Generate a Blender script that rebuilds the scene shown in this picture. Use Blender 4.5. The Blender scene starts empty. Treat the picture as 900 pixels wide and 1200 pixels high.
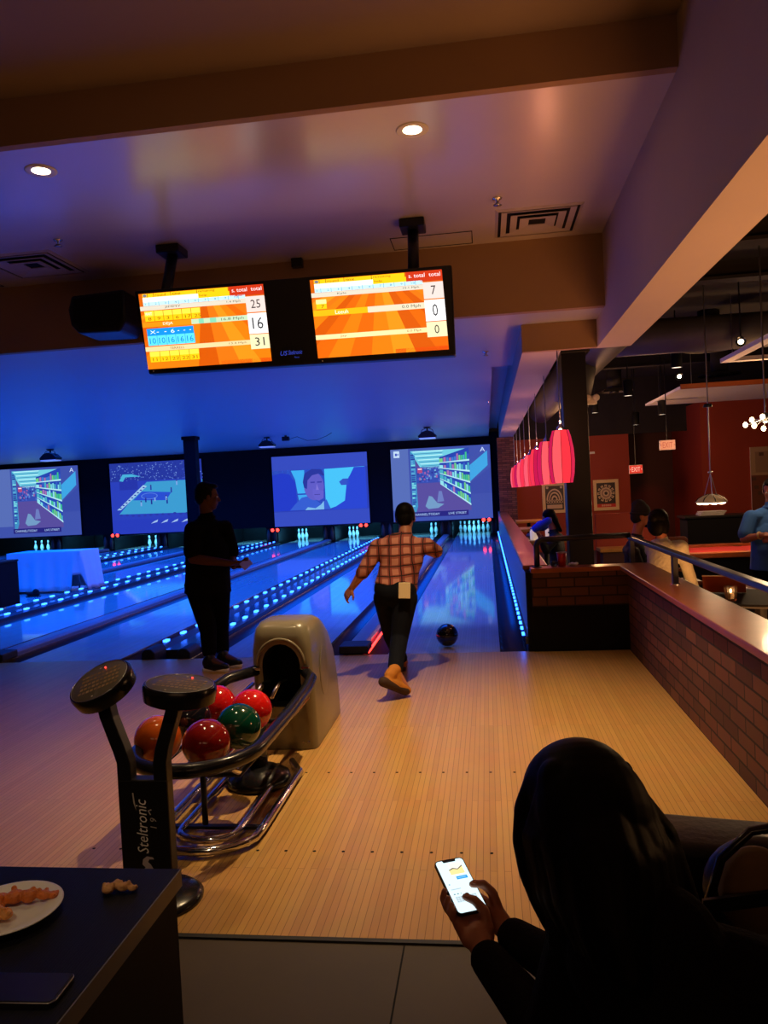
import bpy, bmesh, math, random
from mathutils import Vector, Matrix, Euler
random.seed(7)
PI = math.pi
S = bpy.context.scene
COL = S.collection

# ------------------------------------------------------------------ camera
F = 905.0
CAM = Vector((0, 0, 1.56))
dyc = Vector((120.0, -32.0, F)).normalized()
dxc = Vector((1.0, -0.047, 0)); dxc.z = -(dxc.x*dyc.x + dxc.y*dyc.y)/dyc.z; dxc.normalize()
dzc = dxc.cross(dyc)
if dzc.y > 0: dzc = -dzc
WR = Matrix((dxc, dyc, dzc))            # camera (right, down, forward) -> world
def at(u, v, y):
    d = WR @ Vector((u-450, v-600, F)); return CAM + d*(y/d.y)
def atz(u, v, z):
    d = WR @ Vector((u-450, v-600, F)); return CAM + d*((z-CAM.z)/d.z)
cd = bpy.data.cameras.new('camera'); cam = bpy.data.objects.new('camera', cd); COL.objects.link(cam)
cd.sensor_fit = 'VERTICAL'; cd.sensor_height = 36; cd.sensor_width = 27; cd.lens = F/1200*36
cd.clip_start = .02; cd.clip_end = 200
r_, d_, f_ = (WR @ Vector((1,0,0))), (WR @ Vector((0,1,0))), (WR @ Vector((0,0,1)))
M = Matrix((r_, -d_, -f_)).transposed().to_4x4(); M.translation = CAM
cam.matrix_world = M
S.camera = cam

# ------------------------------------------------------------------ world, view, lights
w = bpy.data.worlds.new('world'); S.world = w; w.use_nodes = True
w.node_tree.nodes['Background'].inputs[0].default_value = (.010, .006, .008, 1)
w.node_tree.nodes['Background'].inputs[1].default_value = .25
S.view_settings.view_transform = 'Standard'; S.view_settings.look = 'None'
S.view_settings.exposure = 0; S.view_settings.gamma = 1; S.view_settings.use_curve_mapping = False
S.cycles.use_denoising = True
S.cycles.max_bounces = 8; S.cycles.sample_clamp_indirect = 4; S.cycles.caustics_reflective = False; S.cycles.caustics_refractive = False

def light(name, kind, loc, power, color, size=None, size_y=None, rot=(0,0,0), spot=None, blend=.5, target=None, spread=None):
    l = bpy.data.lights.new(name, kind); l.energy = power; l.color = color
    o = bpy.data.objects.new(name, l); COL.objects.link(o); o.location = loc; o.rotation_euler = rot
    if kind == 'AREA':
        l.shape = 'RECTANGLE'; l.size = size; l.size_y = size_y or size
        if spread: l.spread = spread
    elif size: l.shadow_soft_size = size
    if kind == 'SPOT': l.spot_size = spot; l.spot_blend = blend
    if target is not None:
        o.rotation_euler = (Vector(target)-Vector(loc)).to_track_quat('-Z', 'Y').to_euler()
    return o
BLUE = (.015, .075, 1.0)
WARM = (1.0, .70, .36)
light('lane_blue_fill_up', 'AREA', (-8.5, 15.5, 2.2), 70, (.008,.045,1), 17, 15, (PI,0,0))  # added unseen panel in mid-air, washes the lane ceiling blue
light('lane_blue_fill_down', 'AREA', (-8.4, 16, 3.0), 3000, (.0,.10,1), 16, 15, (0,0,0), spread=math.radians(105))  # added unseen panel under the ceiling, floods the lanes blue
light('pin_deck_light', 'AREA', (-8, 24.7, .85), 420, (.10,.55,1), 17, .25, (math.radians(55),0,0))
light('downlight_beam', 'SPOT', (-.34, 4.67, 3.66), 540, WARM, .035, spot=math.radians(82), blend=1)
light('downlight_beam_left', 'SPOT', (-2.715, 4.66, 3.66), 70, (1,.6,.36), .05, spot=math.radians(82), blend=1)
light('ball_rack_spot', 'SPOT', (-1.55, 3.25, 3.93), 60, WARM, .1, spot=math.radians(100), blend=.9)
light('room_behind_fill', 'AREA', (-.5, -4.0, 3.0), 16, (1,.52,.25), 5, .8, target=(-.5, 6, 3.6))  # added unseen warm panel behind the camera, brightens the fascias
light('billiard_warm_fill', 'POINT', (2.9, 3.4, 1.3), 20, (1,.5,.2), .2)  # added out-of-view point light without a fixture, warms the beam and cap
light('billiard_bounce_fill', 'AREA', (2.3, 3.6, .15), 170, (1,.40,.12), 1.6, 7, (PI,0,0))  # added upward panel in place of floor bounce, lights the beam soffit
light('billiard_warm_far', 'POINT', (4.6, 12.6, 2.3), 100, (1,.55,.25), .3)
light('console_fill_spot', 'SPOT', (-1.1, -.6, 3.9), 70, (1,.72,.42), .05, spot=math.radians(32), blend=.8, target=(-1.15, 2.2, .4))  # added unseen spot behind the camera, brightens the console front
light('alcove_red', 'SPOT', (4.75, 21.6, 2.6), 30, (1,.06,.03), .04, spot=math.radians(45), blend=.8, target=(4.6,22.9,.2))
light('bar_back_warm', 'POINT', (2.2, 17.5, 2.2), 130, (1,.5,.22), .3)

# ------------------------------------------------------------------ materials
def lin(c):
    return tuple(((x/255)/12.92 if x/255 <= .04045 else ((x/255+.055)/1.055)**2.4) for x in c)
def mat(name, c, rough=.6, metal=0, spec=.5, emit=None, es=1.0, var=.0, vscale=8, bump=0, bscale=30, trans=0, alpha=1, coat=0):
    m = bpy.data.materials.new(name); m.use_nodes = True
    nt = m.node_tree; b = nt.nodes['Principled BSDF']
    c = tuple(c)+(1,) if len(c) == 3 else c
    b.inputs['Base Color'].default_value = c; b.inputs['Roughness'].default_value = rough
    b.inputs['Metallic'].default_value = metal; b.inputs['Specular IOR Level'].default_value = spec
    if coat: b.inputs['Coat Weight'].default_value = coat; b.inputs['Coat Roughness'].default_value = .05
    if trans: b.inputs['Transmission Weight'].default_value = trans
    if emit is not None:
        b.inputs['Emission Color'].default_value = tuple(emit)+(1,); b.inputs['Emission Strength'].default_value = es
    if var or bump:
        tc = nt.nodes.new('ShaderNodeTexCoord')
        if var:
            n = nt.nodes.new('ShaderNodeTexNoise'); n.inputs['Scale'].default_value = vscale; n.inputs['Detail'].default_value = 4
            nt.links.new(tc.outputs['Object'], n.inputs['Vector'])
            mx = nt.nodes.new('ShaderNodeMix'); mx.data_type = 'RGBA'
            mx.inputs[6].default_value = tuple(max(0, x*(1-var)) for x in c[:3])+(1,)
            mx.inputs[7].default_value = tuple(min(1, x*(1+var)) for x in c[:3])+(1,)
            nt.links.new(n.outputs['Fac'], mx.inputs[0]); nt.links.new(mx.outputs[2], b.inputs['Base Color'])
        if bump:
            n2 = nt.nodes.new('ShaderNodeTexNoise'); n2.inputs['Scale'].default_value = bscale
            nt.links.new(tc.outputs['Object'], n2.inputs['Vector'])
            bp = nt.nodes.new('ShaderNodeBump'); bp.inputs['Strength'].default_value = bump; bp.inputs['Distance'].default_value = .01
            nt.links.new(n2.outputs['Fac'], bp.inputs['Height']); nt.links.new(bp.outputs['Normal'], b.inputs['Normal'])
    return m
def coords(nt, order):
    tc = nt.nodes.new('ShaderNodeTexCoord'); sp = nt.nodes.new('ShaderNodeSeparateXYZ'); cb = nt.nodes.new('ShaderNodeCombineXYZ')
    nt.links.new(tc.outputs['Object'], sp.inputs[0])
    for i, a in enumerate(order):
        nt.links.new(sp.outputs['XYZ'.index(a)], cb.inputs[i])
    return cb.outputs[0]
def brickmat(name, order, c1, c2, mortar, bw, bh, msize, rough=.8, bump=.6, offset=.5, bias=0., spec=.4, nvar=.35):
    m = bpy.data.materials.new(name); m.use_nodes = True; nt = m.node_tree; b = nt.nodes['Principled BSDF']
    v = coords(nt, order)
    br = nt.nodes.new('ShaderNodeTexBrick'); br.inputs['Scale'].default_value = 1
    br.inputs['Brick Width'].default_value = bw; br.inputs['Row Height'].default_value = bh
    br.inputs['Mortar Size'].default_value = msize; br.inputs['Mortar Smooth'].default_value = .2; br.offset = offset
    br.inputs['Bias'].default_value = bias
    br.inputs['Color1'].default_value = tuple(c1)+(1,); br.inputs['Color2'].default_value = tuple(c2)+(1,); br.inputs['Mortar'].default_value = tuple(mortar)+(1,)
    nt.links.new(v, br.inputs['Vector'])
    n = nt.nodes.new('ShaderNodeTexNoise'); n.inputs['Scale'].default_value = 6; n.inputs['Detail'].default_value = 5
    nt.links.new(v, n.inputs['Vector'])
    mx = nt.nodes.new('ShaderNodeMix'); mx.data_type = 'RGBA'; mx.blend_type = 'MULTIPLY'; mx.inputs[0].default_value = nvar
    nt.links.new(br.outputs['Color'], mx.inputs[6]); nt.links.new(n.outputs['Color'], mx.inputs[7])
    nt.links.new(mx.outputs[2], b.inputs['Base Color'])
    if bump:
        bp = nt.nodes.new('ShaderNodeBump'); bp.inputs['Strength'].default_value = bump; bp.inputs['Distance'].default_value = .006; bp.invert = True
        nt.links.new(br.outputs['Fac'], bp.inputs['Height']); nt.links.new(bp.outputs['Normal'], b.inputs['Normal'])
    b.inputs['Roughness'].default_value = rough; b.inputs['Specular IOR Level'].default_value = spec
    return m
def attr_mat(name, strength, base=False, rough=.5):
    m = bpy.data.materials.new(name); m.use_nodes = True; nt = m.node_tree; b = nt.nodes['Principled BSDF']
    a = nt.nodes.new('ShaderNodeAttribute'); a.attribute_name = 'Col'
    if base:
        nt.links.new(a.outputs['Color'], b.inputs['Base Color']); b.inputs['Roughness'].default_value = rough
    else:
        b.inputs['Base Color'].default_value = (.01,.01,.01,1); b.inputs['Roughness'].default_value = .3
        nt.links.new(a.outputs['Color'], b.inputs['Emission Color']); b.inputs['Emission Strength'].default_value = strength
    return m

MT = {}
MT['ceil'] = mat('ceiling_paint', (.50,.44,.46), .45, spec=.6, var=.06, vscale=1.5, coat=1.0)
MT['ceil'].node_tree.nodes['Principled BSDF'].inputs['Coat Roughness'].default_value = .24
MT['ceil_flat'] = mat('ceiling_flat_paint', (.21,.155,.13), .7, var=.06, vscale=2)
MT['beam'] = mat('beam_paint', (.42,.35,.33), .7, var=.06, vscale=2)
MT['fascia'] = mat('fascia_paint', (.29,.175,.095), .7, var=.06, vscale=2)
MT['lane_ceil'] = mat('lane_ceiling_paint', (.36,.36,.40), .42, var=.05, vscale=1)
MT['black'] = mat('matte_black', (.006,.006,.008), .7, var=.3, spec=.15)
MT['black_gloss'] = mat('gloss_black', (.008,.008,.01), .22, var=.2)
MT['black_sheen'] = mat('satin_black', (.009,.009,.011), .36, var=.2, spec=.3)
MT['dark_ceil'] = mat('dark_open_ceiling', (.018,.014,.013), .9, var=.3)
MT['duct'] = mat('grey_duct', (.10,.09,.085), .55, metal=.3, var=.3, vscale=3, bump=.1)
MT['maple'] = brickmat('approach_boards', 'YXZ', lin((212,164,96)), lin((199,150,85)), lin((128,88,46)), 1.9, .0285, .0011, .28, .05, .37, spec=.5, nvar=.2)
MT['lane'] = brickmat('lane_boards', 'YXZ', (.55,.50,.45), (.48,.44,.40), (.3,.28,.25), 3.2, .027, .0008, .06, 0, .37, spec=.5, nvar=.25)
MT['concrete'] = mat('dark_concrete', lin((66,52,40)), .6, var=.25, vscale=3, bump=.08, bscale=12)
MT['brick_y'] = brickmat('brick_side', 'YZX', lin((128,78,58)), lin((88,52,40)), lin((48,32,26)), .25, .085, .007, .75, .8)
MT['brick_x'] = brickmat('brick_front', 'XZY', lin((120,70,52)), lin((84,48,38)), lin((46,30,25)), .25, .085, .007, .75, .8)
MT['brick_thin'] = brickmat('stacked_brick', 'XZY', lin((150,96,80)), lin((100,60,52)), lin((50,32,30)), .22, .055, .005, .75, .8)
MT['red_wall'] = mat('red_wall_paint', lin((150,50,24)), .7, var=.12, vscale=1.2)
MT['red_wall_dark'] = mat('maroon_wall_paint', lin((70,18,14)), .6, var=.15, vscale=1.2)
MT['bar_wood'] = mat('bar_wood', lin((158,78,36)), .3, var=.3, vscale=5, coat=.12)
MT['yellow_wood'] = mat('oiled_light_wood', lin((190,130,50)), .4, var=.25, vscale=6)
MT['navy_wood'] = brickmat('black_stained_wood', 'YXZ', (.005,.006,.011), (.011,.012,.020), (.002,.002,.003), .5, .006, .0008, .4, .5, .37, spec=.12, nvar=.6)
MT['gutter'] = mat('gutter_plastic', (.05,.05,.06), .25, var=.1)
MT['cap'] = mat('division_cap', (.22,.22,.24), .28, var=.1)
MT['chrome'] = mat('chrome', (.75,.75,.78), .12, metal=1, var=.05)
MT['steel'] = mat('brushed_steel', (.45,.45,.47), .3, metal=1, var=.1)
MT['white'] = mat('white_plastic', (.75,.74,.72), .4, var=.05)
MT['cream'] = mat('cream_frame', lin((226,196,140)), .5, var=.08)
MT['beige'] = mat('beige_hood_plastic', lin((120,112,92)), .3, var=.06, coat=.2)
MT['cloth'] = mat('white_table_cloth', (.8,.8,.82), .8, var=.04, bump=.1, bscale=20)
MT['rubber'] = mat('black_rubber', (.01,.01,.011), .6, var=.2)
MT['skin'] = mat('skin', lin((178,112,84)), .5, var=.08, vscale=20)
MT['skin_dark'] = mat('skin_brown', lin((120,74,52)), .5, var=.08, vscale=20)
MT['hair'] = mat('black_hair', (.005,.004,.004), .5, var=.3, vscale=40, spec=.06)
MT['hair_brown'] = mat('brown_hair', (.03,.016,.01), .5, var=.3, vscale=40, bump=.3, bscale=120)
MT['led'] = mat('blue_led', (.02,.1,.5), .4, emit=(.02,.13,1.0), es=8, var=.01)
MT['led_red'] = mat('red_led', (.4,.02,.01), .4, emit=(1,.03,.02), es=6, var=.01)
MT['lamp_glow'] = mat('warm_bulb', (1,.9,.7), .4, emit=(1,.72,.4), es=14, var=.01)
MT['pin'] = mat('pin_white', (.85,.85,.86), .25, var=.02)
MT['pin_red'] = mat('pin_red_band', (.6,.03,.03), .3, var=.05)

# ------------------------------------------------------------------ mesh helpers
class MB:
    def __init__(s): s.bm = bmesh.new(); s.mi = 0
    def _f(s, vs):
        try:
            f = s.bm.faces.new(vs); f.material_index = s.mi; return f
        except ValueError: return None
    def box(s, x0, y0, z0, x1, y1, z1, mtx=None):
        P = [Vector(p) for p in ((x0,y0,z0),(x1,y0,z0),(x1,y1,z0),(x0,y1,z0),(x0,y0,z1),(x1,y0,z1),(x1,y1,z1),(x0,y1,z1))]
        if mtx: P = [mtx @ p for p in P]
        v = [s.bm.verts.new(p) for p in P]
        for q in ((3,2,1,0),(4,5,6,7),(0,1,5,4),(1,2,6,5),(2,3,7,6),(3,0,4,7)): s._f([v[i] for i in q])
        return s
    def loft(s, rings, cap=True, closed=True):
        vs = [[s.bm.verts.new(p) for p in r] for r in rings]
        n = len(vs[0])
        for a, b in zip(vs, vs[1:]):
            for i in range(n if closed else n-1):
                s._f((a[i], a[(i+1) % n], b[(i+1) % n], b[i]))
        if cap: s._f(vs[0][::-1]); s._f(vs[-1])
        return s
    def prism(s, pts, axis, a0, a1):
        def mk(p, a):
            return {'x': (a, p[0], p[1]), 'y': (p[0], a, p[1]), 'z': (p[0], p[1], a)}[axis]
        return s.loft([[mk(p, a0) for p in pts], [mk(p, a1) for p in pts]])
    def lathe(s, prof, n=24, c=(0,0,0), mtx=None, cap=True, sx=1, sy=1):
        rings = []
        for r, z in prof:
            ring = [Vector((r*sx*math.cos(2*PI*i/n), r*sy*math.sin(2*PI*i/n), z)) for i in range(n)]
            if mtx: ring = [mtx @ p for p in ring]
            rings.append([p + Vector(c) for p in ring])
        return s.loft(rings, cap)
    def cyl(s, p0, p1, r0, r1=None, n=16):
        return s.tube([p0, p1], [r0, r1 if r1 is not None else r0], n)
    def tube(s, path, r, n=12, closed=False):
        P = [Vector(p) for p in path]; m = len(P)
        R = r if isinstance(r, (list, tuple)) else [r]*m
        rings = []; ref = None
        for i in range(m):
            if closed: t = P[(i+1) % m] - P[i-1]
            else: t = P[min(i+1, m-1)] - P[max(i-1, 0)]
            t.normalize()
            if ref is None:
                ref = Vector((0,0,1)) if abs(t.z) < .9 else Vector((1,0,0))
            a = ref - t*ref.dot(t)
            if a.length < 1e-4: a = t.orthogonal()
            a.normalize(); b = t.cross(a); ref = a
            rings.append([P[i] + (a*math.cos(2*PI*k/n) + b*math.sin(2*PI*k/n))*R[i] for k in range(n)])
        if closed: rings.append(rings[0]); return s.loft(rings, False)
        return s.loft(rings)
    def capsule(s, p0, p1, r0, r1, n=14, flat=None):
        p0, p1 = Vector(p0), Vector(p1); t = p1-p0
        if t.length < 1e-5: t = Vector((0,0,1e-4))
        t.normalize(); a = t.orthogonal().normalized(); b = t.cross(a); rings = []
        for c, r, lo, hi in ((p0, r0, -88, 0), (p1, r1, 0, 88)):
            for k in range(5):
                th = math.radians(lo + (hi-lo)*k/4)
                rings.append([c + t*(math.sin(th)*r) + (a*math.cos(2*PI*i/n)+b*math.sin(2*PI*i/n))*(math.cos(th)*r) for i in range(n)])
        return s.loft(rings)
    def ell(s, c, rad, axes=None, n=18, m=12):
        c = Vector(c); X, Y, Z = axes or (Vector((1,0,0)), Vector((0,1,0)), Vector((0,0,1)))
        rings = []
        for j in range(m+1):
            th = math.radians(-89.5 + 179*j/m)
            rings.append([c + X*(rad[0]*math.cos(th)*math.cos(2*PI*i/n)) + Y*(rad[1]*math.cos(th)*math.sin(2*PI*i/n)) + Z*(rad[2]*math.sin(th)) for i in range(n)])
        return s.loft(rings)
    def poly(s, pts):
        return s._f([s.bm.verts.new(p) for p in pts])
    def build(s, name, mats, parent=None, smooth=False, bevel=0, off=None, sub=0):
        if off is not None:
            for v in s.bm.verts: v.co -= Vector(off)
        bmesh.ops.recalc_face_normals(s.bm, faces=s.bm.faces[:])
        me = bpy.data.meshes.new(name); s.bm.to_mesh(me); s.bm.free()
        o = bpy.data.objects.new(name, me); COL.objects.link(o)
        for m in (mats if isinstance(mats, (list, tuple)) else [mats]): me.materials.append(m)
        if smooth:
            for p in me.polygons: p.use_smooth = True
            if smooth == 'auto':
                try: me.set_sharp_from_angle(angle=math.radians(40))
                except Exception: pass
        if bevel:
            b = o.modifiers.new('bevel', 'BEVEL'); b.width = bevel; b.segments = 2; b.limit_method = 'ANGLE'
        if sub:
            b = o.modifiers.new('sub', 'SUBSURF'); b.levels = sub; b.render_levels = sub
        if parent: o.parent = parent
        return o
def tag(o, label, cat, group=None, kind=None):
    o['label'] = label; o['category'] = cat
    if group: o['group'] = group
    if kind: o['kind'] = kind
    return o
def thing(name, label, cat, loc=(0,0,0), rz=0, group=None):
    o = bpy.data.objects.new(name, None); COL.objects.link(o); o.empty_display_size = .05
    o.location = loc; o.rotation_euler = (0,0,rz)
    return tag(o, label, cat, group)
def struct(name, mb, m, bevel=0):
    o = mb.build(name, m, bevel=bevel); o['kind'] = 'structure'; return o
def kids(o, allobs=None):
    return [c for c in COL.objects if c.parent == o]
def dup(root, loc, rz=None, label=None, group=None):
    def cp(o, par):
        c = o.copy(); COL.objects.link(c)
        if par: c.parent = par
        for ch in kids(o): cp(ch, c)
        return c
    r = cp(root, None); r.location = loc
    if rz is not None: r.rotation_euler = (0,0,rz)
    if label: r['label'] = label
    if group: r['group'] = group
    return r
def bake(o):
    dg = bpy.context.evaluated_depsgraph_get(); dg.update()
    me = bpy.data.meshes.new_from_object(o.evaluated_get(dg)); o.modifiers.clear(); old = o.data; o.data = me
    return o
def blob(mb, name, mats, parent=None, voxel=.006, smooth=4, off=None):
    o = mb.build(name, mats, None, True, off=off)
    r = o.modifiers.new('r', 'REMESH'); r.mode = 'VOXEL'; r.voxel_size = voxel; r.use_smooth_shade = True
    if smooth:
        sm = o.modifiers.new('s', 'SMOOTH'); sm.factor = .5; sm.iterations = smooth
    bake(o)
    for p in o.data.polygons: p.use_smooth = True
    if parent: o.parent = parent
    return o

# flat pictures: coloured polygons lying in one plane (screens, signs, posters)
_fonts = {}
def text_mesh(s, shear=0):
    c = bpy.data.curves.new('txt', 'FONT'); c.body = s; c.size = 1; c.shear = shear; c.resolution_u = 2
    o = bpy.data.objects.new('txt', c); COL.objects.link(o)
    dg = bpy.context.evaluated_depsgraph_get(); dg.update()
    me = bpy.data.meshes.new_from_object(o.evaluated_get(dg))
    V = [Vector(v.co) for v in me.vertices]; Fc = [tuple(p.vertices) for p in me.polygons]
    bpy.data.objects.remove(o); bpy.data.meshes.remove(me); bpy.data.curves.remove(c)
    return V, Fc
class Pic:
    def __init__(s): s.items = []
    def poly(s, pts, col, layer=0): s.items.append(([Vector((p[0], p[1], 0)) for p in pts], [tuple(range(len(pts)))], col, layer)); return s
    def rect(s, x0, y0, x1, y1, col, layer=0): return s.poly(((x0,y0),(x1,y0),(x1,y1),(x0,y1)), col, layer)
    def disc(s, x, y, rx, ry, col, layer=0, n=24): return s.poly([(x+rx*math.cos(2*PI*i/n), y+ry*math.sin(2*PI*i/n)) for i in range(n)], col, layer)
    def text(s, t, x, y, h, col, layer=3, w=None, rot=0, shear=0, align='l'):
        V, Fc = text_mesh(t, shear)
        x0 = min(v.x for v in V); x1 = max(v.x for v in V); y0 = min(v.y for v in V); y1 = max(v.y for v in V)
        sy = h/(y1-y0); sx = (w/(x1-x0)) if w else sy
        ww = (x1-x0)*sx; ox = {'l': 0, 'c': -ww/2, 'r': -ww}[align]
        P = []
        for v in V:
            a, b = (v.x-x0)*sx+ox, (v.y-y0)*sy
            P.append(Vector((x + a*math.cos(rot)-b*math.sin(rot), y + a*math.sin(rot)+b*math.cos(rot), 0)))
        s.items.append((P, Fc, col, layer)); return s
    def build(s, name, o, u, v, m, parent=None, eps=.0012, off=None, solid=0):
        o, u, v = Vector(o), Vector(u), Vector(v); n = u.cross(v).normalized()
        verts, faces, cols = [], [], []
        for P, Fc, col, layer in s.items:
            b = len(verts)
            verts += [o + u*p.x + v*p.y + n*(layer*eps) - (Vector(off) if off is not None else Vector()) for p in P]
            c = lin(col)+(1,)
            for f in Fc: faces.append([b+i for i in f]); cols += [c]*len(f)
        me = bpy.data.meshes.new(name); me.from_pydata(verts, [], faces)
        a = me.color_attributes.new('Col', 'FLOAT_COLOR', 'CORNER')
        for i, c in enumerate(cols): a.data[i].color = c
        me.materials.append(m); ob = bpy.data.objects.new(name, me); COL.objects.link(ob)
        if parent: ob.parent = parent
        return ob
M_SCREEN = attr_mat('projected_image', 1.1)
M_MON = attr_mat('monitor_picture', 1.4)
M_SIGN = attr_mat('lit_sign', 1.05)
M_PHONE = attr_mat('phone_screen', 1.5)
M_PRINT = attr_mat('printed_paper', 0, True)

# ------------------------------------------------------------------ structure
# floors
fl = MB().box(-7, -5, -.2, 1.22, 2.605, -.004); fl.mi = 1
for x in (-1.55, -.352, .85): fl.box(x-.003, -5, -.006, x+.003, 2.58, -.0035)
fl.box(-7, 1.38, -.006, 1.22, 1.386, -.0035)
struct('floor', fl, [MT['concrete'], MT['black']])
ap = MB().box(-20, 2.605, -.2, 1.22, 7.22, 0)
ap.mi = 1
for x in [-1.33 + i*.128 for i in range(-4, 14)]:
    for y in (3.25, 4.18):
        if abs((x*7.81) % 1) >= 0: ap.lathe([(.0075, .0002), (.0075, .0009)], 10, (x, y, 0))
struct('floor_approach', ap, [MT['maple'], MT['black']])
struct('trim_1', MB().box(-7, 2.585, -.02, 1.22, 2.607, .004), MT['rubber'])
struct('floor_lane_bed', MB().box(-20, 7.22, -.3, .32, 27, -.1), MT['black'])
struct('floor_billiards', MB().box(.42, 7.3, -.6, 12, 24, -.35).box(1.42, -5, -.6, 12, 7.3, -.35), mat('dark_carpet', (.03,.016,.012), .9, var=.4))
# stepped ceilings
struct('ceiling_front', MB().box(-7, -5, 3.97, 1.1, 4.31, 4.1), MT['ceil_flat'])
struct('trim_2', MB().box(-7, 4.3, 3.7, 1.1, 4.36, 4.1), MT['fascia'])
struct('ceiling_middle', MB().box(-7, 4.36, 3.7, 1.1, 7.05, 3.85), MT['ceil'])
struct('trim_3', MB().box(-20, 7.0, 3.07, 1.1, 7.08, 3.85), MT['fascia'])
struct('ceiling_lane', MB().box(-20, 7.08, 3.07, .14, 24.3, 3.2).box(.14, 7.08, 3.07, .4, 10.1, 3.2).box(.14, 10.1, 3.3, .4, 24.3, 3.4)
       .box(.4, 7.08, 3.07, 1.1, 7.56, 3.2).box(.10, 10.1, 3.1, .14, 24.3, 3.4), MT['lane_ceil'])
struct('trim_4', MB().box(.4, 7.56, 2.81, 1.1, 7.64, 3.25), MT['fascia'])
struct('trim_5', MB().box(1.1, -5, 2.81, 1.42, 7.64, 4.1), MT['beam'])
struct('trim_6', MB().box(.4, 7.64, 2.81, .77, 21.3, 3.6), MT['beam'])
struct('ceiling_billiards', MB().box(.77, 7.64, 4.2, 12, 24, 4.3).box(1.42, -5, 4.2, 12, 7.64, 4.3), MT['dark_ceil'])
# walls
struct('wall_back', MB().box(-20, 24.35, .53, .42, 24.45, 3.2), MT['black'])
struct('wall_pit', MB().box(-20, 26.9, -.1, .42, 27, 3.2), MT['black'])
struct('wall_left', MB().box(-20.1, -5, -.2, -20, 27, 4), MT['black'])
struct('wall_behind', MB().box(-7, -5.1, -.2, 12, -5, 4.2), MT['red_wall_dark'])
struct('wall_side', MB().box(-7.1, -5, -.2, -7, 4.3, 4.1), MT['fascia'])
struct('wall_divider', MB().box(.32, 7.32, -.1, .41, 24.3, .72), mat('divider_panel', (.22,.24,.30), .35, var=.08))
struct('wall_column', MB().box(.33, 21.05, -.35, .80, 21.3, 2.81), MT['brick_thin'])
hb = MB().box(.37, 7.15, .42, 1.40, 7.3, .735); hb.mi = 1; hb.box(.37, 7.19, -.35, 1.40, 7.3, .42).box(.32, 7.2, -.1, .37, 7.31, .735)
struct('wall_half_back', hb, [MT['brick_x'], MT['black']])
struct('wall_half_right', MB().box(1.22, -5, -.35, 1.40, 7.15, .735), MT['brick_y'])
struct('trim_7', MB().box(1.15, -5, .735, 1.44, 7.32, .775).box(.36, 7.10, .735, 1.15, 7.32, .775), MT['bar_wood'], .006)
struct('wall_red_back', MB().box(.8, 21.3, -.35, 3.8, 21.4, 2.72), MT['red_wall'])
struct('wall_upper_back', MB().box(.4, 21.3, 2.72, 12, 21.42, 4.3), MT['dark_ceil'])
struct('wall_alcove', MB().box(3.75, 21.4, -.35, 3.8, 23, 4.2).box(3.8, 23, -.35, 5.6, 23.1, 4.2), MT['red_wall_dark'])
struct('wall_red_right', MB().box(5.35, 20, -.35, 12, 20.1, 3.35).box(5.30, 20, -.35, 5.35, 23, 3.35), MT['red_wall'])
struct('wall_right', MB().box(12, -5, -.35, 12.1, 24, 4.3), MT['red_wall_dark'])

# ------------------------------------------------------------------ lanes, gutters, light strips
LANES = [(-1.0, .055), (-2.725, -1.67), (-4.77, -3.715), (-6.495, -5.44), (-8.54, -7.485), (-10.265, -9.21), (-12.31, -11.255), (-14.035, -12.98), (-16.08, -15.025)]
LL = ['glossy blue lane beside the divider wall, ending at the full rack of pins',
      'glossy blue-lit lane left of the plaid-shirted bowler, behind the beige ball return',
      'glossy blue-lit lane right of the silhouetted standing man', 'glossy blue-lit lane behind the legs of the silhouetted man',
      'glossy blue-lit lane under the white-clothed table', 'glossy blue-lit lane just beyond the white-clothed table',
      'far left lane ending below the basketball screen', 'far left lane passing behind the top of the white-clothed table', 'leftmost lane ending below the left supermarket screen']
def half_pipe(x0, x1, y0, y1, depth=.07):
    mb = MB(); n = 8; cx, r = (x0+x1)/2, (x1-x0)/2
    for yy0, yy1 in ((y0, y1),):
        a = [mb.bm.verts.new((cx - r*math.cos(PI*i/n), yy0, -depth*math.sin(PI*i/n))) for i in range(n+1)]
        b = [mb.bm.verts.new((cx - r*math.cos(PI*i/n), yy1, -depth*math.sin(PI*i/n))) for i in range(n+1)]
        for i in range(n): mb._f((a[i], a[i+1], b[i+1], b[i]))
        c = [mb.bm.verts.new((cx - r*math.cos(PI*i/n), yy0, -.1)) for i in range(n+1)]
        for i in range(n): mb._f((c[i], c[i+1], a[i+1], a[i]))
    return mb
for (x0, x1), lab in zip(LANES, LL):
    t = thing('bowling_lane', lab, 'bowling lane', ((x0+x1)/2, 7.22, 0)); of = t.location.copy()
    MB().box(x0, 7.222, -.1, x1, 26.6, 0).build('lane_surface', MT['lane'], t, off=of)
    for g0, g1 in ((x0-.235, x0), (x1, x1+.235)):
        half_pipe(g0, g1, 7.222, 24.38).build('gutter', MT['gutter'], t, True, off=of)
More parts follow.
